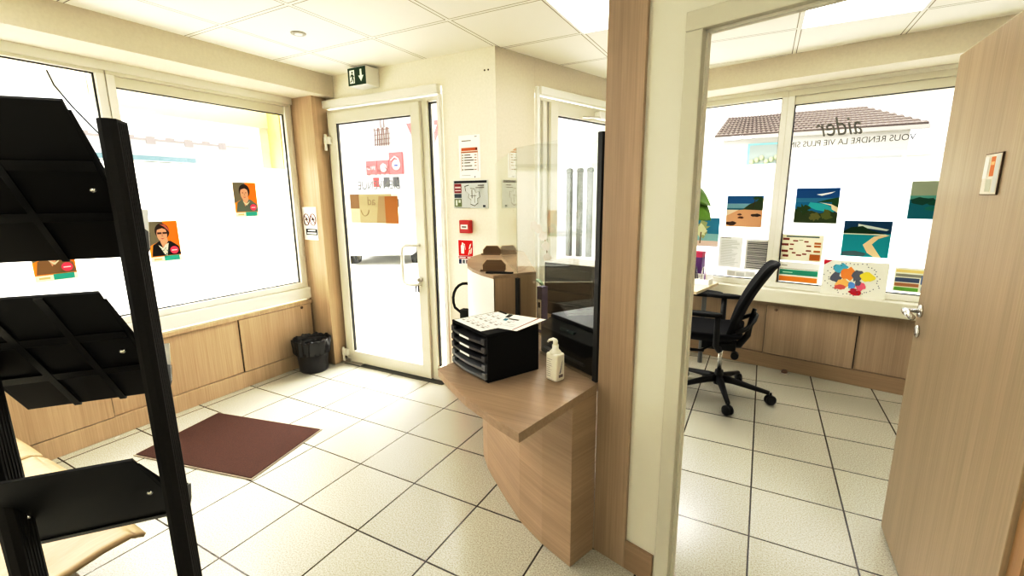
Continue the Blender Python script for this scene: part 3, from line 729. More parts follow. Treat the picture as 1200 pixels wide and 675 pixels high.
pc.name = 'paper_calendar'; tag(pc, 'gridded paper planner lying on top of the brown filing unit', 'paper')
# printer
t = thing('printer', 'low black printer on the staff desk close behind the glass', 'printer', (-.745, 1.865, .7655), -.5525)
RX = Matrix(((0, 0, 1, 0), (1, 0, 0, 0), (0, 1, 0, 0), (0, 0, 0, 1)))
MB().prism([(0, 0), (.33, 0), (.33, .165), (.05, .165), (0, .13)], -.195, .195, None, RX).build('body', BLACK, t, bevel=.006)
MB().box(-.15, .15, -.012, -.0005, .03, .042).build('paper_tray', DGREY, t, bevel=.002)
MB().box(-.19, .19, .055, .325, .1655, .185).build('scanner_lid', BLACK, t, bevel=.004)
MB().box(-.05, .05, .012, .03, .142, .152).build('control_panel', mat('screen_black', (.02, .03, .03), .15), t)
t = thing('binder', 'narrow purple box file with a white label behind the glass', 'box file', (-1.045, 2.24, .7655), -.35)
q = MB(); q.box(-.020, .020, 0, .045, 0, .262); q.build('case', mat('purple_card', (.05, .03, .13), .5), t, bevel=.002)
q = MB(); q.box(-.014, .014, -.002, -.0005, .02, .19, PAPER); q.box(-.008, .008, -.0030, -.0021, .145, .175, BLACKM); q.build('spine_label', None, t)
# orchid
t = thing('orchid', 'white flowering orchid on the staff side beyond the glass', 'plant', (-1.30, 2.90, .7655))
q = MB(); q.lathe([(.0, 0), (.045, 0), (.06, .10), (.055, .10), (.05, .09), (0, .09)], seg=22); q.build('pot', PAPER, t)
q = MB(); q.tube([(0, 0, .09), (.01, 0, .25), (.0, .0, .42), (-.04, 0, .52), (-.09, 0, .55)], .004, seg=8); q.build('stem', mat('stem_brown', (.25, .16, .08), .6), t)
PET = mat('petal', (.80, .70, .62), .5)
for i, (px, pz) in enumerate(((-.09, .55), (-.06, .53), (-.02, .48), (0.0, .41), (.012, .33))):
    q = MB()
    for k in range(5):
        a = 2*PI*k/5+i; cx, cz = px+.018*math.cos(a), pz+.018*math.sin(a)
        q._add([(cx+.017*math.cos(b_), -.012-.004*math.sin(b_*2), cz+.017*math.sin(b_)) for b_ in [j*PI/4 for j in range(8)]], [tuple(range(8))], None, True)
    q.build('flower', PET, t)
for s in (-1, 1, .3):
    q = MB(); q.grid(lambda u, v, s=s: (s*.13*u, .03*math.sin(PI*u)*(v-.5)*2, .09+.08*math.sin(u*PI*.8)), 8, 2); q.build('leaf', mat('leaf_dark', (.05, .14, .03), .4), t, solid=.002)

# ------------------------------------------------------------------ floor mat and bin
mv = [(-3.33, 1.687), (-2.456, 1.869), (-2.354, 1.299), (-3.228, 1.117)]
mt = thing('door_mat', 'dark brown entrance mat lying askew on the tiled floor', 'mat', (-2.842, 1.493, 0), math.atan2(.182, .874))
q = MB(); q.box(-.446, .446, -.289, .289, .001, .006); q.build('rubber_backing', mat('rubber_tan', (.28, .24, .19), .8), mt)
q = MB(); q.grid(lambda u, v: ((u-.5)*.872, (v-.5)*.558, .0105), 2, 2); q.box(-.436, .436, -.279, .279, .0062, .0102)
q.build('pile', mat('mat_pile', (.058, .019, .010), .95, noise=.5, nscale=350, bump=1.), mt)

t = thing('waste_bin', 'black waste bin with a crumpled bin bag in the corner by the column', 'bin', (-3.442, 2.588, 0))
q = MB(); q.lathe([(.0, .003), (.112, .003), (.118, .012), (.140, .27), (.136, .27), (.114, .02), (0, .02)], seg=36); q.build('bin_body', mat('bin_plastic', (.010, .009, .011), .35), t)
q = MB(); rr = random.Random(5)
def bag(u, v):
    a = 2*PI*u; wv = .006*math.sin(9*a+3*v)+.005*math.sin(17*a+1.3)+.004*math.sin(31*a+9*v)
    prof = [(.118, .22), (.138, .26), (.150, .30), (.158, .295), (.152, .25), (.145, .19), (.143, .165)]
    x = v*(len(prof)-1); i = min(int(x), len(prof)-2); f_ = x-i
    r = prof[i][0]*(1-f_)+prof[i+1][0]*f_+wv*(.3+v); z = prof[i][1]*(1-f_)+prof[i+1][1]*f_+wv*.8*(1 if v > .3 else .2)
    return (r*math.cos(a), r*math.sin(a), z)
q.grid(bag, 96, 18); q.build('bin_bag', mat('bag_film', (.012, .011, .012), .22), t)
bag2 = MB(); bag2.lathe([(0, .06), (.09, .07), (.118, .22), (.12, .235)], seg=30); bag2.build('bag_lining', BLACKM, t)

# small wedge door stop / floor stud in the office
t = thing('floor_stop', 'small brown and steel floor door stop at the foot of the office cupboard', 'door stop', (.275, 4.385, 0))
q = MB(); q.lathe([(0, .001), (.024, .001), (.024, .012), (.018, .03), (0, .032)], seg=20); q.build('knob', mat('brown_rubber', (.10, .05, .03), .5), t)
q = MB(); q.lathe([(0.026, .001), (.034, .001), (.034, .006), (.026, .006)], seg=20); q.build('collar', STEEL, t)

# ------------------------------------------------------------------ brochure rack
Rp = Vector((-1.074, .434)); ra = math.atan2(-.77, -.636)   # local x: from right post to left post
rk = thing('brochure_rack', 'tall black brochure rack with tilted trays at the left edge', 'brochure rack', (Rp.x, Rp.y, 0), ra)
# local: x along, y = away from the camera is negative
RIB = mat('ribbed_black', (.007, .006, .005), .55, spec=.3, noise=.3, nscale=200)
LW = .262
for x in (0, LW):
    q = MB(); q.prism([(x-.015, -.026), (x-.006, -.033), (x+.006, -.033), (x+.015, -.026), (x+.015, .026), (x+.006, .033), (x-.006, .033), (x-.015, .026)], .03, 1.66 if x == 0 else 1.655)
    for s in range(-2, 3):
        q.box(x-.0163, x-.0148, s*.009-.0015, s*.009+.0015, .03, 1.655); 
    q.build('post', RIB, rk, bevel=.002)
    q = MB(); q.box(x-.02, x+.02, -.20, .20, .0, .03); q.build('foot', BLACK, rk, bevel=.008)
zc = [1.526, 1.210, .894, .578]
for i, z in enumerate(zc):
    # w (away from camera) = -y ; plate from (w-.11, z+.147) to (w+.13, z-.132)
    hh = 1.0 if i < 2 else .93
    t0 = (.11*hh, z+.147*hh); t1 = (-.13, z-.132)
    x0, x1 = .026, (LW+.16, LW+.005, LW+.045, LW)[i]
    q = MB(); R = Matrix(((0, 0, 1, 0), (1, 0, 0, 0), (0, 1, 0, 0), (0, 0, 0, 1)))
    # polygon in (y,z), extruded in x
    q.prism([t0, (t0[0]-.004, t0[1]+.004), (t1[0]-.006, t1[1]), t1], x0, x1, None, R)
    q.prism([t1, (t1[0]-.006, t1[1]), (t1[0]-.030, t1[1]+.012), (t1[0]-.028, t1[1]+.018)], x0, x1, None, R)
    tr = q.build('tray', BLACK, rk, bevel=.001)
    q = MB(); q.prism([(t1[0]-.028, t1[1]+.012), (t1[0]-.032, t1[1]+.012), (t1[0]-.044, t1[1]+.050), (t1[0]-.040, t1[1]+.051)], x0, x1, None, R)
    q.build('front_lip', BLACK, tr)
    dvy = .24
    for xx in (x0-.006, x1):
        q = MB(); q.prism([(t0[0]-.01, t0[1]-.012), t1, (t1[0]-.029, t1[1]+.014), (t1[0]-.042, t1[1]+.048), (t1[0]+dvy*.35+.0, t1[1]+.095)], xx, xx+.005, None, R); q.build('tray_end', BLACK, tr)
    # ribs on the back of the tray forming the grid of pockets
    q = MB(); dv = Vector((t1[0]-t0[0], t1[1]-t0[1])); nn = Vector((-dv.y, dv.x)).normalized()
    if nn.x < 0: nn = -nn
    for k in (range(1, 3) if i != 2 else ()):
        xx = x0+(x1-x0)*k/3; a = Vector(t0)+nn*.001; c = Vector(t1)+nn*.001
        q.prism([tuple(a), tuple(c), tuple(c+nn*.004), tuple(a+nn*.004)], xx-.006, xx+.006, None, R)
    for f_ in ((.34, .67) if i != 2 else (.97,)):
        a = Vector(t0)+dv*(f_-.03)+nn*.001; c = Vector(t0)+dv*(f_+.03)+nn*.001
        q.prism([tuple(a), tuple(c), tuple(c+nn*.003), tuple(a+nn*.003)], x0, x1, None, R)
    q.build('pocket_ribs', mat('glossy_black', (.014, .014, .015), .25), tr)
    # screws through the plate into both posts
    for xx in (.048, LW-.012):
        f_ = .49; p = Vector(t0)+dv*f_+nn*.002
        q = MB(); q.lathe([(0, 0), (.0065, 0), (.006, .003), (.003, .005), (0, .005)], seg=14, M=Matrix.Translation((xx, p.x, p.y)) @ Matrix.Rotation(-PI/2+.7, 4, 'X')); q.build('screw', CHROME, tr)
# leaflets standing in two of the trays
for nm, i, lb, x in (('brochure', 0, 'leaflet poking out of the top tray of the black rack', .02), ('brochure', 1, 'white leaflet poking out of the second tray of the black rack', .02)):
    z = zc[i]; t1 = (-.13, z-.132)
    loc = Rp+Vector((math.cos(ra), math.sin(ra)))*x+Vector((-math.sin(ra), math.cos(ra)))*(t1[0]-.022)
    o = MB(); R = Matrix(((0, 0, 1, 0), (1, 0, 0, 0), (0, 1, 0, 0), (0, 0, 0, 1)))
    o.prism([(0, 0), (-.005, .002), (-.030, .085), (-.026, .087)], 0, .10, PAPER, R); o.prism([(-.0115, .02), (-.011, .02), (-.030, .08), (-.0305, .08)], .002, .06, flat((.1, .1, .12)), R)
    o = o.build(nm, None, loc=(loc.x, loc.y, z-.118), rotz=ra); tag(o, lb, 'brochure')

# ------------------------------------------------------------------ beech chairs
LEGM = mat('chair_leg_metal', (.45, .44, .42), .3, .9)
def chair(x, label, y=.60):
    t = thing('beech_chair', label, 'chair', (x, y, 0), 0, 'row of beech plywood chairs under the window')
    w = .215
    prof = [(.02, .425), (.0, .442), (-.03, .452), (-.10, .452), (-.20, .438), (-.30, .428), (-.38, .432), (-.43, .46), (-.46, .52), (-.49, .62), (-.52, .74), (-.54, .83)]
    def shell(u, v):
        x_ = v*(len(prof)-1); i = min(int(x_), len(prof)-2); f_ = x_-i
        y = prof[i][0]*(1-f_)+prof[i+1][0]*f_; z = prof[i][1]*(1-f_)+prof[i+1][1]*f_
        s = (u-.5)*2
        ww = w*(1-.10*math.sin(PI*min(1, max(0, (v-.35)/.35)))) * (1-.06*max(0, .12-v)/.12)
        return (s*ww, y+(.03*s*s if v > .6 else -.012*s*s*(v < .15)), z+(.014*s*s if v < .6 else 0))
    q = MB(); q.grid(shell, 14, 44); q.build('seat_shell', BEECH, t, solid=.012)
    for sx in (-1, 1):
        for (y0, y1) in ((-.05, .0), (-.36, -.42)):
            q = MB(); q.tube([(sx*.10, y0-.12, .43), (sx*.11, (y0+y1)/2-.12, .36), (sx*.12, y1-.12, .004)], .010, seg=10); q.build('leg', LEGM, t)
    q = MB(); q.tube([(-.11, -.17, .424), (.11, -.17, .424), (.11, -.45, .424), (-.11, -.45, .424), (-.11, -.17, .424)], .009, seg=8); q.build('seat_frame', LEGM, t)
    return t
chair(-1.895, 'beech chair nearest the post of the black brochure rack', .572)
chair(-2.38, 'middle beech plywood chair, half hidden behind the lowest rack tray')
chair(-2.825, 'farthest beech plywood chair, against the low cupboard at the left edge')

# ------------------------------------------------------------------ office: posters on the window
def uo(x): return (x+.33)/math.cos(FR[1])
beach_g = 'beach photo calendars on the office window'
def ph(label, x0, x1, z0, z1, sh, bg, cat='poster', name='beach_poster', group=beach_g):
    return poster(name, label, cat, FR, uo(x0), uo(x1), z0, z1, sh, group, bg=bg, w=-.028)
sea = (.05, .50, .55)
ph('poster of a brown sandy beach with dark rocks, left pane of the office window', -.300, -.012, 1.228, 1.500, [
   ('r', 0, .58, 1, 1, (.10, .35, .55)), ('r', 0, .60, 1, .75, (.45, .62, .68)), ('r', 0, .54, .55, .60, (.15, .42, .50)), ('p', [(.45, .56), (.62, .72), (.85, .84), (1, .90), (1, .5), (.5, .5)], (.20, .26, .14)), ('p', [(0, 0), (1, 0), (1, .54), (.5, .56), (0, .50)], (.80, .64, .50)),
   ('p', [(0, .35), (.35, .55), (0, .55)], (.85, .78, .70)), ('p', blob(.16, .10, .16, .07, seed=1), (.25, .17, .12)), ('p', blob(.42, .30, .08, .04, seed=2), (.35, .22, .15)), ('p', blob(.84, .38, .14, .05, seed=3), (.22, .15, .12)), ('p', blob(.38, .40, .07, .03, seed=4), (.4, .26, .2)),
   ('p', [(.72, .62), (.74, .62), (.80, .95), (.78, .95)], (.25, .2, .12)), ('p', blob(.79, .92, .09, .05, 16, .5, 5), (.15, .28, .12)), ('p', blob(.93, .88, .08, .07, 16, .5, 6), (.16, .28, .12))], (.8, .64, .5))
ph('poster of a blue bay framed by palms, beside the mullion of the office window', .223, .512, 1.277, 1.556, [
   ('r', 0, .55, 1, 1, (.07, .32, .55)), ('r', 0, .60, 1, .72, (.20, .48, .62)), ('p', [(.48, .82), (.6, .78), (.8, .84), (.9, .90), (.7, .86)], (.93, .93, .93)), ('p', [(.5, .60), (.75, .68), (1, .74), (1, .45), (.8, .52)], (.12, .30, .14)),
   ('r', 0, .25, .85, .60, (.06, .42, .58)), ('p', [(.35, .60), (.7, .55), (.95, .40), (.9, .30), (.5, .38), (.3, .48)], (.18, .66, .68)), ('p', [(.55, .60), (.85, .54), (1, .45), (1, .30), (.86, .40), (.84, .50)], (.88, .82, .70)),
   ('p', [(0, 0), (1, 0), (1, .30), (.8, .34), (.6, .28), (.4, .36), (.2, .30), (0, .42)], (.20, .26, .12)), ('p', blob(.22, .40, .16, .14, 18, .55, 7), (.16, .26, .10)), ('p', blob(.75, .26, .15, .13, 18, .55, 8), (.36, .40, .18)), ('p', blob(.5, .18, .14, .12, 18, .5, 9), (.42, .42, .22))], (.05, .3, .5))
ph('poster of a sandbar in turquoise water with a dark green island', .565, .852, 1.026, 1.302, [
   ('r', 0, .62, 1, 1, (.03, .25, .38)), ('p', [(.3, .92), (.6, .86), (.95, .78), (.9, .74), (.5, .80), (.3, .82)], (.78, .82, .80)), ('r', 0, 0, 1, .66, (.08, .58, .62)), ('p', [(.0, .70), (.15, .82), (.4, .86), (.6, .74), (.85, .66), (.9, .62), (0, .64)], (.06, .22, .10)),
   ('p', [(.9, .64), (.66, .58), (.45, .34), (.56, .12), (.72, 0), (.86, 0), (.74, .2), (.64, .36), (.76, .52), (.98, .62)], (.88, .78, .64)), ('p', [(.02, .02), (.5, .02), (.55, .10), (.3, .16), (.02, .12)], (.30, .42, .44)), ('r', 0, .62, .9, .65, (.85, .85, .78))], sea)
ph('poster of misty islands, partly hidden by the open oak door', .925, 1.215, 1.325, 1.593, [
   ('r', 0, .55, 1, 1, (.62, .66, .58)), ('r', 0, .50, 1, .62, (.35, .62, .58)), ('r', 0, 0, 1, .52, (.05, .42, .48)), ('p', blob(.25, .48, .22, .09, 16, .3, 10), (.06, .28, .22)), ('p', blob(.6, .42, .22, .12, 16, .3, 11), (.07, .32, .24)), ('p', blob(.45, .28, .2, .06, 16, .3, 12), (.10, .45, .40)), ('p', blob(.85, .5, .2, .1, 16, .3, 13), (.05, .26, .2))], sea)
ph('poster of a white palm tree under blue sky, by the plant', -.64, -.352, 1.035, 1.30, [
   ('r', 0, .25, 1, 1, (.20, .50, .62)), ('r', 0, .2, 1, .45, (.55, .72, .74)), ('r', 0, 0, 1, .2, (.85, .78, .76)), ('p', blob(.45, .60, .26, .26, 20, .5, 14), (.62, .66, .48)), ('p', blob(.40, .55, .18, .18, 18, .5, 15), (.80, .82, .70)), ('p', [(.42, .1), (.46, .1), (.48, .5), (.44, .5)], (.45, .38, .28))], sea)
r1 = random.Random(11)
ph('faint white typed sheet, left of two on the left office pane', -.340, -.145, .855, 1.135, lines(.1, .9, .08, .92, 20, (.72, .74, .74), r1) + [('r', .08, .95, .5, .97, (.5, .5, .5))], (.90, .91, .90), 'notice', 'typed_sheet', None)
ph('grey striped timetable sheet beside the window mullion', -.118, .068, .848, 1.122, [('r', .08, y, .94, y+.03, c) for y, c in [(.06+.052*i, (.50, .50, .50) if i % 3 else (.25, .25, .25)) for i in range(17)]], (.86, .86, .85), 'notice', 'timetable_sheet', None)
ph('strip of pale cards low on the left office pane', -.26, -.02, .775, .835, [('r', .04, .2, .3, .8, (.82, .82, .82)), ('r', .35, .1, .62, .7, (.78, .79, .80)), ('r', .68, .3, .97, .85, (.84, .84, .84))], (.93, .93, .92), 'notice', 'card_strip', None)
sh = [('r', .12, .90, .90, .95, (.35, .42, .40))]
for (x, y, w_, c) in [(.04, .78, .16, 0), (.02, .57, .17, 0), (.03, .32, .16, 0), (.07, .14, .14, 0), (.29, .74, .12, 0), (.22, .60, .10, 0), (.22, .42, .09, 0), (.29, .28, .09, 0), (.40, .20, .12, 0), (.54, .25, .10, 0), (.62, .38, .12, 0), (.62, .56, .11, 0), (.56, .72, .10, 0), (.43, .78, .1, 3), (.8, .66, .15, 1), (.8, .55, .15, 1), (.8, .36, .15, 1), (.72, .06, .24, 2)]:
    hgt = {0: .05, 1: .07, 2: .22, 3: .03}[c]; cc = {0: (.55, .25, .20), 1: (.72, .45, .22), 2: (.70, .42, .18), 3: (.6, .6, .5)}[c]
    sh.append(('r', x, y, x+w_, y+hgt*(1.6 if x < .1 else 1), cc))
ph('organisation chart of small red and orange boxes on the office window', .150, .445, .958, 1.178, sh, (.95, .94, .86), 'notice', 'chart_sheet', None)
ph('white sheet with one green band and one orange band', .155, .443, .775, .945, [('r', .02, .36, .96, .62, (.22, .62, .52)), ('r', .02, .04, .96, .28, (.92, .58, .22)), ('r', .1, .46, .35, .50, (.75, .9, .85)), ('r', .05, .80, .2, .84, (.6, .6, .6)), ('r', .02, .66, .96, .68, (.5, .5, .5))], (.94, .94, .92), 'notice', 'banded_sheet', None)
sh = [('p', [(0, 1), (.14, 1), (0, .85)], (.75, .18, .25))]
for (cx, cy, rx, ry, c, sd) in [(.28, .78, .12, .14, (.35, .70, .80), 1), (.22, .52, .08, .16, (.40, .42, .48), 2), (.42, .64, .12, .18, (.93, .60, .30), 3), (.34, .38, .12, .12, (.95, .75, .45), 4), (.55, .60, .09, .16, (.45, .47, .52), 5), (.70, .60, .11, .12, (.93, .86, .30), 6),
                                (.30, .26, .10, .08, (.82, .42, .38), 7), (.48, .34, .07, .10, (.40, .62, .85), 8), (.62, .34, .08, .12, (.88, .45, .55), 9), (.55, .15, .09, .07, (.72, .15, .22), 10), (.57, .42, .05, .09, (.42, .44, .50), 12), (.52, .22, .05, .05, (.70, .2, .3), 13)]:
    sh.append(('p', blob(cx, cy, rx, ry, 14, .3, sd), c))
for k in range(44):
    a = 2*PI*k/44; x = .48+.44*math.cos(a)*r1.uniform(.82, 1.05); y = .52+.44*math.sin(a)*r1.uniform(.9, 1.05); sh.append(('e', x, y, .009, .014, (.35, .38, .50)))
ph('large map poster with coloured regions, overlapping the window ledge', .470, .872, .705, .992, sh, (.93, .93, .88), 'map', 'map_poster', None)
bpy.data.objects['map_poster'].location = fpt(FR, (uo(.470)+uo(.872))/2, .022, .8485)
ph('sheet with yellow, grey and green bands, half hidden by the oak door', .905, 1.165, .785, .965, [('r', .03, .80, .97, .92, (.90, .82, .55)), ('r', .03, .62, .97, .74, (.60, .60, .55)), ('r', .03, .40, .55, .58, (.32, .38, .50)), ('r', .58, .35, .97, .7, (.40, .50, .68)), ('r', .03, .22, .55, .36, (.72, .52, .36)), ('r', .03, .04, .55, .18, (.45, .68, .30)), ('r', .60, .1, .97, .25, (.55, .62, .75))], (.93, .93, .88), 'notice', 'colour_chart', None)

# writing on the office window, to be read from the street
wr = thing('window_lettering', 'reversed grey shop name and slogan on the office window', 'lettering', fpt(FR, uo(.52), -.0285, 1.9), FR[1])
text('aider', .20, flat((.45, .45, .43)), wr, (-.055, 0, .055), OUT, 'shop_name', shear=.35, width=.30)
text('VOUS RENDRE LA VIE PLUS SIM', .062, flat((.38, .38, .38)), wr, (.395, 0, -.015), OUT, 'slogan', 'LEFT', width=.79)

# ------------------------------------------------------------------ office chair
oc = thing('office_chair', 'black office swivel chair with armrests and chrome column by the office desk', 'office chair', (-.195, 3.665, 0), 0)
# local: chair faces -x
for k in range(5):
    a = math.radians(-75+72*k); ca_, sa_ = math.cos(a), math.sin(a)
    q = MB()
    q.tube([(.02*ca_, .02*sa_, .135), (.10*ca_, .10*sa_, .13), (.22*ca_, .22*sa_, .108), (.345*ca_, .345*sa_, .086)], [.032, .026, .020, .016], seg=8)
    lg = q.build('base_arm', BLACK, oc)
    w_ = MB(); cx, cy = .355*ca_, .355*sa_; al = a+.6
    for s in (-.014, .014):
        M_ = Matrix.Translation((cx, cy, .037)) @ Matrix.Rotation(al, 4, 'Z') @ Matrix.Rotation(PI/2, 4, 'X') @ Matrix.Translation((0, 0, s))
        w_.lathe([(0, -.011), (.030, -.011), (.036, -.006), (.036, .006), (.030, .011), (0, .011)], seg=20, M=M_)
    w_.tube([(cx, cy, .03), (cx, cy, .09)], .008, seg=8)
    w_.build('caster', BLACK, lg)
q = MB(); q.lathe([(0, .09), (.034, .09), (.034, .15), (.028, .20), (0, .20)], seg=20); q.build('hub', BLACK, oc)
q = MB(); q.lathe([(0, .19), (.016, .19), (.016, .40), (0, .40)], seg=18); q.build('gas_column', CHROME, oc)
q = MB(); q.box(-.13, .10, -.09, .09, .385, .44); q.box(-.20, -.10, -.22, -.19, .395, .405); q.tube([(-.06, -.08, .41), (-.13, -.20, .395), (-.19, -.23, .40)], .008, seg=8); q.lathe([(0, 0), (.026, 0), (.026, .05), (0, .05)], seg=16, M=Matrix.Translation((.10, -.10, .37)) @ Matrix.Rotation(PI/2, 4, 'X'))
q.build('mechanism', BLACK, oc, bevel=.004)
# seat
def seat(u, v):
    s = (v-.5)*2; x = -.36+.50*u
    w = .245*(1-.16*(1-min(1, u/.3))**2-.10*max(0, (u-.7)/.3)**2)
    return (x, s*w, .53-.035*(1-min(1, u/.22))**2 + .012*s*s + .015*max(0, u-.7)/.3)
q = MB(); N = 18; Mn = 14
V = []; F = []
top = [[Vector(seat(i/N, j/Mn)) for j in range(Mn+1)] for i in range(N+1)]
for i in range(N+1):
    for j in range(Mn+1): V.append(top[i][j])
off = len(V)
for i in range(N+1):
    for j in range(Mn+1):
        p = top[i][j].copy(); e_ = min(i, N-i)/3; g_ = min(j, Mn-j)/3; p.z -= .035+.045*min(1, e_)*min(1, g_); V.append(p)
idx = lambda i, j: i*(Mn+1)+j
for i in range(N):
    for j in range(Mn):
        F.append((idx(i, j), idx(i+1, j), idx(i+1, j+1), idx(i, j+1))); F.append((off+idx(i, j), off+idx(i, j+1), off+idx(i+1, j+1), off+idx(i+1, j)))
for i in range(N): F.append((idx(i, 0), off+idx(i, 0), off+idx(i+1, 0), idx(i+1, 0))); F.append((idx(i, Mn), idx(i+1, Mn), off+idx(i+1, Mn), off+idx(i, Mn)))
for j in range(Mn): F.append((idx(0, j), idx(0, j+1), off+idx(0, j+1), off+idx(0, j))); F.append((idx(N, j), off+idx(N, j), off+idx(N, j+1), idx(N, j+1)))
q._add(V, F, None, True); q.build('seat', mat('seat_fabric', (.006, .006, .008), .9, noise=.4, nscale=300, bump=.5, spec=.2), oc, sub=1)
# backrest
bprof = [(.075, .49), (.095, .56), (.115, .64), (.150, .74), (.195, .84), (.245, .93), (.290, 1.005), (.325, 1.045)]
def back(u, v):
    x_ = u*(len(bprof)-1); i = min(int(x_), len(bprof)-2); f_ = x_-i
    x = bprof[i][0]*(1-f_)+bprof[i+1][0]*f_; z = bprof[i][1]*(1-f_)+bprof[i+1][1]*f_
    s = (v-.5)*2; w = .20+.035*math.sin(PI*min(1, u*1.1)); w *= 1-.28*max(0, (u-.8)/.2)**2
    return (x-.045*s*s, s*w, z)
q = MB(); q.grid(back, 20, 14); q.build('backrest', mat('back_mesh', (.006, .006, .007), .8, noise=.3, nscale=250, spec=.2), oc, solid=.035, sub=1)
q = MB()
q.tube([(.02, 0, .41), (.12, 0, .42), (.17, 0, .50), (.185, 0, .62), (.20, 0, .70)], [.03, .028, .022, .018, .015], seg=10)
q.tube([(.10, -.21, .56), (.165, -.20, .60), (.205, -.10, .64), (.215, 0, .655), (.205, .10, .64), (.165, .20, .60), (.10, .21, .56)], .016, seg=10)
q.build('back_support', BLACK, oc)
# armrests
for nm, y, z, x in (('armrest', -.275, .705, -.12), ('armrest', .275, .735, -.02)):
    q = MB()
    q.tube([(.0, y*.6, .42), (.0, y*.95, .43), (-.02, y, .47), (-.02, y, z-.03)], [.016, .016, .022, .020], seg=10)
    pad = q.build(nm, BLACK, oc)
    pp = [(x+.13*math.cos(a)*(1.0), y+.045*math.sin(a)) for a in [i*2*PI/24 for i in range(24)]]
    q = MB(); q.prism(pp, z-.028, z); q.build('pad', BLACKM, pad, bevel=.008)

# ------------------------------------------------------------------ office desk, plant, pens
od = thing('office_desk', 'pale oak desk corner showing past the doorway under the window', 'desk')
MB().prism([(-.30, 4.43), (-.42, 3.92), (-1.10, 3.98), (-1.0, 4.55)], .715, .74).build('desktop', wood('pale_oak', (.62, .52, .36), (.74, .64, .48), 'x'), od, bevel=.002)
for (x, y) in ((-.40, 4.35), (-.50, 4.0), (-.95, 4.45)): MB().tube([(x, y, .001), (x, y, .7145)], .02, seg=12).build('leg', MGREY, od)
q = MB(); q.prism([(-.34+.13*math.cos(a)*1.2-.05, 4.10+.09*math.sin(a)) for a in [i*2*PI/24 for i in range(24)]], .685, .712); q.build('keyboard_tray', BLACKM, od, bevel=.004)
t = thing('pen_tray', 'white desk tidy tray on the corner of the office desk', 'desk tidy', (-.45, 4.30, .7405), -.2)
q = MB(); q.box(-.10, .10, -.06, .06, 0, .006); q.box(-.10, .10, -.06, -.054, .006, .05); q.box(-.10, .10, .054, .06, .006, .08); q.box(-.10, -.094, -.054, .054, .006, .07); q.box(.094, .10, -.054, .054, .006, .05); q.box(-.003, .003, -.054, .054, .006, .05)
q.build('tray', PAPER, t, bevel=.0015)
cols = [((.55, .15, .30), 'plum'), ((.02, .02, .02), 'black'), ((.10, .10, .12), 'dark grey'), ((.45, .42, .40), 'grey'), ((.25, .12, .35), 'purple'), ((.75, .68, .60), 'cream')]
rp = random.Random(9)
for k, (c, nm) in enumerate(cols):
    x = -.06+.026*k; lx = rp.uniform(-.02, .02)
    P = Matrix.Rotation(-.2, 4, 'Z') @ Vector((x, rp.uniform(-.03, .03), .007))
    o = MB(); o.tube([(0, 0, 0), (lx, .01, .125)], .0055, mat('pen_'+nm.replace(' ', '_'), c, .4), 8); o.tube([(lx, .01, .125), (lx*1.15, .0115, .145)], [.006, .003], mat('pen_'+nm.replace(' ', '_'), c, .4), 8)
    o = o.build('pen', None, loc=(-.45+P.x, 4.30+P.y, .7405+P.z)); tag(o, f'{nm} pen standing upright in the white desk tidy', 'pen', 'pens in the desk tidy')
t = thing('magazine_file', 'magenta and purple file box standing behind the desk tidy', 'file box', (-.495, 4.40, .7405), -.2)
q = MB(); q.box(-.05, .05, 0, .09, 0, .22, mat('file_purple', (.10, .03, .16), .5)); q.box(-.05, .05, 0, .09, .2202, .27, mat('file_magenta', (.42, .03, .10), .5)); q.build('case', None, t, bevel=.002)
# plant
t = thing('potted_plant', 'broad green leaves of a tall potted plant beside the doorway edge', 'plant', (-.66, 4.30, .7405))
q = MB(); q.lathe([(0, 0), (.06, 0), (.085, .14), (.08, .14), (.075, .13), (0, .13)], seg=26); q.build('pot', mat('terracotta', (.45, .20, .12), .7), t)
q = MB(); q.tube([(0, 0, .13), (.01, 0, .35), (.03, 0, .62), (.05, 0, .78)], [.010, .008, .006, .004], seg=8); q.build('stem', mat('stem_green', (.12, .22, .05), .5), t)
LEAFM = mat('leaf_green', (.09, .19, .015), .4, noise=.25, nscale=12)
for k, (z, a, L_, wl) in enumerate([(.72, .15, .20, .085), (.60, -.2, .22, .095), (.80, 1.1, .15, .06), (.62, 2.2, .18, .05), (.70, 3.3, .17, .05), (.55, 4.2, .18, .05), (.50, 5.2, .16, .05), (.60, .1, .15, .05), (.80, 5.6, .14, .04)]):
    q = MB()
    def lf_(u, v, z=z, a=a, L_=L_, wl=wl):
        s = (v-.5)*2; w_ = wl*math.sin(PI*min(1, u*.97+.03))**.8
        r = .02+L_*u; zz = z+.05*math.sin(PI*u)-.05*u*u+.012*abs(s)
        return (.04+r*math.cos(a)-s*w_*math.sin(a), r*math.sin(a)+s*w_*math.cos(a)*.8, zz+s*w_*.85)
    q.grid(lf_, 10, 4); q.build('leaf', LEAFM, t, solid=.0015)

# ------------------------------------------------------------------ street outside
GR_ = mat('pavement', (.62, .62, .60), .8, noise=.06, nscale=3)
struct(MB().box(-40, 30, -25, 45, -.30, -.13).build('ground_outside', GR_))
def outside(F, name): pass
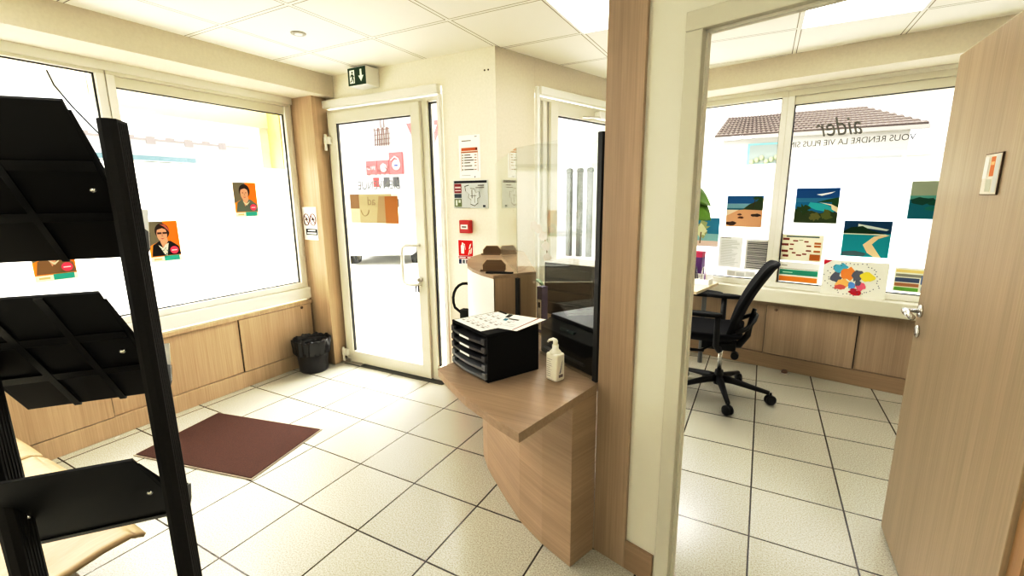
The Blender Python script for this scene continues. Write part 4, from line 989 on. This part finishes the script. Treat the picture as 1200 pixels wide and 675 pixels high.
# house with tiled roof opposite the office window
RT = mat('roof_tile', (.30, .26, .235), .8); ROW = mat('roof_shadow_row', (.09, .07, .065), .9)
t = thing('house', 'pale house with a grey tiled roof and teal windows beyond the office window', 'house', (0, 14, -.13))
MB().box(-1.1, 2.8, 0, 5, 0, 3.12).box(2.8, 9, 1.0, 5, 0, 2.55).build('wall', mat('house_render', (.66, .64, .58), .9), t)
q = MB(); 
rows, cols_ = 9, 40
for r_ in range(rows):
    for c_ in range(cols_):
        v0_ = r_/rows; v1_ = (r_+1)/rows
        def pt(cx, v):  # trapezoid roof, hipped at the right
            xl = -1.3+.22*v; xr = 3.05-1.1*v
            return xl+(xr-xl)*cx
        xa, xb = pt(c_/cols_, v0_), pt((c_+1)/cols_, v0_); xc, xd = pt((c_+1)/cols_, v1_), pt(c_/cols_, v1_)
        ya, yb = -.25+1.2*v0_, -.25+1.2*v1_; za, zb = 3.12+.62*v0_, 3.12+.62*v1_
        up_ = .05
        q._add([(xa, ya-.02, za+up_), (xb, ya-.02, za+up_), (xc, yb, zb+.005), (xd, yb, zb+.005), ((xa+xb)/2, ya-.02, za+up_+.04), ((xc+xd)/2, yb, zb+.035)], [(0, 4, 5, 3), (4, 1, 2, 5), (0, 1, 4)], RT)
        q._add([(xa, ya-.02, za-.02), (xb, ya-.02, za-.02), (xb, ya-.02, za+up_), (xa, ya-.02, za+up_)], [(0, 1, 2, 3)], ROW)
q.build('roof', None, t)
q = MB(); q.box(-1.32, 3.07, -.32, -.24, 3.03, 3.12); q.build('gutter', mat('gutter_grey', (.40, .38, .34), .6), t)
TEAL = mat('teal_frame', (.22, .50, .52), .5); PANE = mat('dim_pane', (.30, .36, .33), .3)
for (x0, x1, z0, z1) in ((-.50, .42, 2.24, 2.80), (-2.2, -1.55, 2.0, 2.75)):
    if x0 < -1.1: continue
    w_ = MB(); w_.box(x0, x1, -.06, 0, z0+.13, z1+.13); w_ = w_.build('window', TEAL, t)
    MB().box(x0+.05, x1-.05, -.07, -.061, z0+.18, z1+.08).build('pane', PANE, w_)
    q = MB()
    for k in range(7): q.lathe([(0, 0), (.05, .03), (.06, .08), (.04, .12), (0, .14)], seg=8, c=(x0+.12+k*.11, -.12, z0+.15+.05*(k % 3)))
    q.build('window_plants', mat('pale_leaf', (.42, .48, .30), .8), w_)
MB().box(-.95, 2.7, -.05, -.001, 2.30, 2.50).build('grey_band', mat('band_grey', (.42, .43, .42), .8), t)
t = thing('parked_car', 'silver car roof just showing above the frosted film of the office window', 'car', (3.15, 12.6, -.13), 0)
def car(t, body, L=4.2, z=1.0):
    R = Matrix.Rotation(PI/2, 4, 'X')
    pr_ = [(-2.1, .35), (-2.1, .75), (-1.9, .95), (-1.15, 1.0), (-.65, 1.42), (.65, 1.46), (1.35, 1.02), (1.95, .92), (2.1, .7), (2.1, .35)]
    MB().prism(pr_, -.85, .85, None, R).build('body', body, t, bevel=.06)
    gl = mat('car_glass', (.66, .66, .63), .3)
    MB().prism([(-1.02, 1.02), (-.60, 1.36), (-.05, 1.39), (-.05, 1.02)], -.87, .87, None, R).build('side_window', gl, t)
    MB().prism([(.02, 1.02), (.02, 1.39), (.60, 1.38), (1.15, 1.02)], -.87, .87, None, R).build('side_window', gl, t)
    for sx in (-1.3, 1.3):
        for sy in (-.80, .80):
            q = MB(); q.lathe([(0, -.1), (.30, -.1), (.33, -.06), (.33, .06), (.30, .1), (0, .1)], seg=24, M=Matrix.Translation((sx, sy, .33)) @ R); wq = q.build('wheel', BLACKM, t)
            q = MB(); q.lathe([(0, -.11), (.19, -.11), (.19, .11), (0, .11)], seg=18, M=Matrix.Translation((sx, sy, .33)) @ R); q.build('rim', STEEL, wq)
car(t, mat('silver_paint', (.40, .41, .42), .3))
t.location = (3.6, 12.3, .85)
struct(MB().box(1.2, 8, 11.2, 13.4, -.128, .85).build('ground_bank', GR_))
t = thing('parked_car', 'white parked car outside the lower half of the entrance door', 'car', (-9.2, 10.0, -.22), 2.1)
car(t, mat('white_paint', (.80, .80, .80), .3))
t = thing('parked_van', 'pale grey-green van outside the reception window behind the film', 'van', (-6.9, 2.25, -.13), PI/2)
R = Matrix.Rotation(PI/2, 4, 'X')
MB().prism([(-1.6, .3), (-1.6, 2.08), (.85, 2.08), (1.15, 1.95), (1.5, 1.1), (1.9, .95), (1.9, .3)], -.8, .8, None, R).build('body', mat('van_paint', (.40, .44, .38), .6), t, bevel=.05)
MB().box(-1.6, .98, -.82, -.76, 2.08, 2.13).build('roof_rail', mat('van_rail', (.07, .13, .15), .5), t)
for sx in (-1.0, 1.25):
    for sy in (-.78, .78):
        q = MB(); q.lathe([(0, -.08), (.30, -.08), (.32, 0), (.30, .08), (0, .08)], seg=20, M=Matrix.Translation((sx, sy, .32)) @ R); q.build('wheel', BLACKM, t)
# long white house row opposite
t = thing('house', 'white terrace with a thin roof line beyond the reception window', 'house', (-34, 14, -.85), 0)
MB().box(-5, 0, -16, 8, 0, 6.0).build('wall', mat('far_render', (.80, .80, .78), .9), t)
q = MB(); 
for k in range(18): q.box(-.02, .06, -13+k*1.1, -12.5+k*1.1, 6.1-.3*(k % 2), 6.25)
q.box(0, .05, -16, 8, 6.0, 6.12); q.build('roof_line', mat('roof_line_c', (.55, .48, .44), .8), t)
# shopfront opposite the entrance
t = thing('shop_building', 'pale shop across the street with red sign boards', 'building', (-11.2, 12.4, -.13), 0)
MB().box(-3.2, 2.4, .1, 3, 0, 7).build('facade', mat('facade_white', (.80, .80, .80), .9), t)
SR = mat('sign_red', (.62, .17, .17), .6)
s1 = MB().box(-1.42, -.90, 0, .09, 2.46, 2.92).build('sign_board', SR, t)
text('CAFE', .17, PAPER, s1, (-1.16, -.01, 2.62), (PI/2, 0, 0))
s2 = MB().box(-.88, -.34, 0, .09, 2.46, 2.92).build('sign_board', SR, t)
q = MB(); q.lathe([(0, 0), (.14, 0), (.14, .02), (0, .02)], seg=20, M=Matrix.Translation((-.58, .0, 2.66)) @ R); q.tube([(-.72, -.01, 2.72), (-.60, -.01, 2.80), (-.46, -.01, 2.72)], .02, seg=6); q.build('emblem', PAPER, s2)
s3 = MB().box(-.32, .25, 0, .09, 2.44, 3.16).build('sign_board', SR, t)
q = MB(); q.lathe([(0, 0), (.17, 0), (.17, .02), (0, .02)], seg=20, M=Matrix.Translation((.0, .0, 2.74)) @ R); q.tube([(-.22, -.02, 2.90), (-.05, -.02, 3.02), (.10, -.02, 2.94), (.16, -.02, 2.80)], .02, seg=6); q.build('emblem', PAPER, s3); MB().box(-.05, .09, -.05, -.031, 2.70, 2.75).build('blue_mark', flat((.3, .35, .62)), s3)
q = MB()
for k in range(7): q.tube([(-.90+k*.10, 0, 3.40), (-.86+k*.10, -.02, 3.72), (-.90+k*.10+.05*(k % 2), 0, 4.0)], .022, seg=6)
for k in range(4): q.tube([(-.95, 0, 3.45+k*.16), (-.22, 0, 3.47+k*.16)], .014, seg=6)
q.tube([(-.6, 0, 4.0), (-.6, 0, 4.28)], .02, seg=6); q.tube([(-.45, 0, 4.0), (-.45, 0, 4.3)], .02, seg=6)
q.build('iron_ornament', mat('iron_brown', (.26, .18, .16), .7), t)
for k, (x, c) in enumerate(((-1.05, (.75, .3, .3)), (-.55, (.35, .35, .36)), (-.12, (.32, .32, .33)))):
    q = MB(); q.box(x-.12, x+.12, .05, .095, 2.02, 2.34, flat(c)); q.box(x-.05, x+.05, .06, .0935, 1.2, 1.6, flat(c)); q.build('window_poster', None, t)
MB().box(.88, 1.15, 0, .09, 1.5, 2.62).build('side_shutter', mat('shutter_mauve', (.32, .24, .26), .7), t)
# give-way sign
t = thing('road_sign', 'red-bordered triangular road sign across the street', 'road sign', (-8.15, 10.2, -.13), 0)
q = MB(); q.prism([(-.62, 3.62), (.62, 3.62), (0, 2.42)], 0, .02, None, R); q.build('red_triangle', SR, t)
q = MB(); q.prism([(-.42, 3.50), (.42, 3.50), (0, 2.68)], .021, .03, None, R); q.build('white_field', PAPER, t)
MB().tube([(0, .04, 0), (0, .04, 3.6)], .03, seg=10).build('pole', STEEL, t)
# three grey posts outside the second door
for x, lb in ((-4.70, 'grey street post nearest the door frame, seen through the glass behind the counter'), (-4.40, 'middle one of three grey street posts seen through the counter glass'), (-4.12, 'grey street post closest to the oak post, seen through the counter glass')):
    o = thing('street_post', lb, 'street post', (x, 12, -.13), 0, 'grey posts beyond the second door')
    q = MB(); q.tube([(0, 0, 0), (0, 0, 2.26)], .085, seg=14); q.build('shaft', mat('post_grey', (.13, .135, .12), .6), o)
    q = MB(); q.lathe([(.085, 2.26), (.10, 2.28), (.08, 2.36), (0, 2.38)], seg=14); q.build('cap', mat('post_grey', (.13, .135, .12), .6), o)
t = thing('building', 'pale building with grey windows far beyond the second door', 'building', (-5.2, 17, -.13))
MB().box(-.6, 1.6, 0, 3, 0, 6).build('wall', mat('pale_green', (.60, .64, .50), .9), t)
for z in (2.2, 3.1, 4.0): MB().box(-.1, .4, -.05, 0, z, z+.55).build('window', mat('grey_win', (.36, .38, .36), .4), t)

# ------------------------------------------------------------------ light
w = bpy.data.worlds.new('World'); bpy.context.scene.world = w; w.use_nodes = True
bg = w.node_tree.nodes['Background']; bg.inputs[0].default_value = (1, .99, .97, 1); bg.inputs[1].default_value = 1.7
def area(name, loc, rot, sx, sy, e, col=(1, .97, .90)):
    l = bpy.data.lights.new(name, 'AREA'); l.shape = 'RECTANGLE'; l.size = sx; l.size_y = sy; l.energy = e; l.color = col
    o = bpy.data.objects.new(name, l); C.objects.link(o); o.location = loc; o.rotation_euler = rot; return o
for i, (x, y) in enumerate(((-.80, 2.69), (.40, 3.29), (-2.60, .29), (-.80, -.31), (1.0, .29))):  # the last three serve the added unseen panels
    area('panel_lamp', (x, y, Z-.012), (0, 0, 0), .56, .56, (10, 3, 14, 8, 4)[i])
def aim(o, d): o.rotation_euler = Vector(d).to_track_quat('-Z', 'Y').to_euler()
aim(area('sky_left', (-7.2, .8, 5.2), (0, 0, 0), 6, 3.2, 2000, (1, .97, .90)), (1, 0, -.85))
aim(area('sky_front', (-3.2, 7.6, 5.4), (0, 0, 0), 5, 3.2, 2200, (1, .98, .93)), (0, -1, -.95))
aim(area('sky_office', (1.2, 9.0, 5.6), (0, 0, 0), 5, 3, 130, (1, .98, .93)), (-.1, -1, -.85))
sun = bpy.data.lights.new('sun', 'SUN'); sun.energy = 2.0; sun.angle = .05; sun.color = (1, .97, .9)
so = bpy.data.objects.new('sun', sun); C.objects.link(so); so.rotation_euler = (math.radians(38), 0, math.radians(-20))

# ------------------------------------------------------------------ camera
YAW, PIT, ROLL, F0 = -.4975755877, .19723979435, -.01005225634, 537.4714737
f = Vector((math.sin(YAW)*math.cos(PIT), math.cos(YAW)*math.cos(PIT), -math.sin(PIT)))
r = Vector((math.cos(YAW), -math.sin(YAW), 0)); u = r.cross(f)
r2 = r*math.cos(ROLL)+u*math.sin(ROLL); u2 = -r*math.sin(ROLL)+u*math.cos(ROLL)
cam = bpy.data.cameras.new('camera'); cam.sensor_width = 36; cam.lens = F0*36/1200; cam.clip_start = .05; cam.clip_end = 200
co = bpy.data.objects.new('camera', cam); C.objects.link(co)
M_ = Matrix((( r2.x, u2.x, -f.x, 0), (r2.y, u2.y, -f.y, 0), (r2.z, u2.z, -f.z, H_CAM), (0, 0, 0, 1)))
co.matrix_world = M_
sc = bpy.context.scene; sc.camera = co
sc.view_settings.view_transform = 'Standard'; sc.view_settings.look = 'None'; sc.view_settings.exposure = 0.0
sc.view_settings.use_curve_mapping = True
cm = sc.view_settings.curve_mapping; cv = cm.curves[3]
cv.points[0].location = (0, 0); cv.points[1].location = (.92, 1)
for p in ((.08, .045), (.30, .25), (.60, .66)): cv.points.new(*p)
cm.update()
sc.cycles.transparent_max_bounces = 24; sc.cycles.max_bounces = 10; sc.cycles.diffuse_bounces = 6; sc.cycles.use_denoising = True
sc.cycles.sample_clamp_indirect = 8
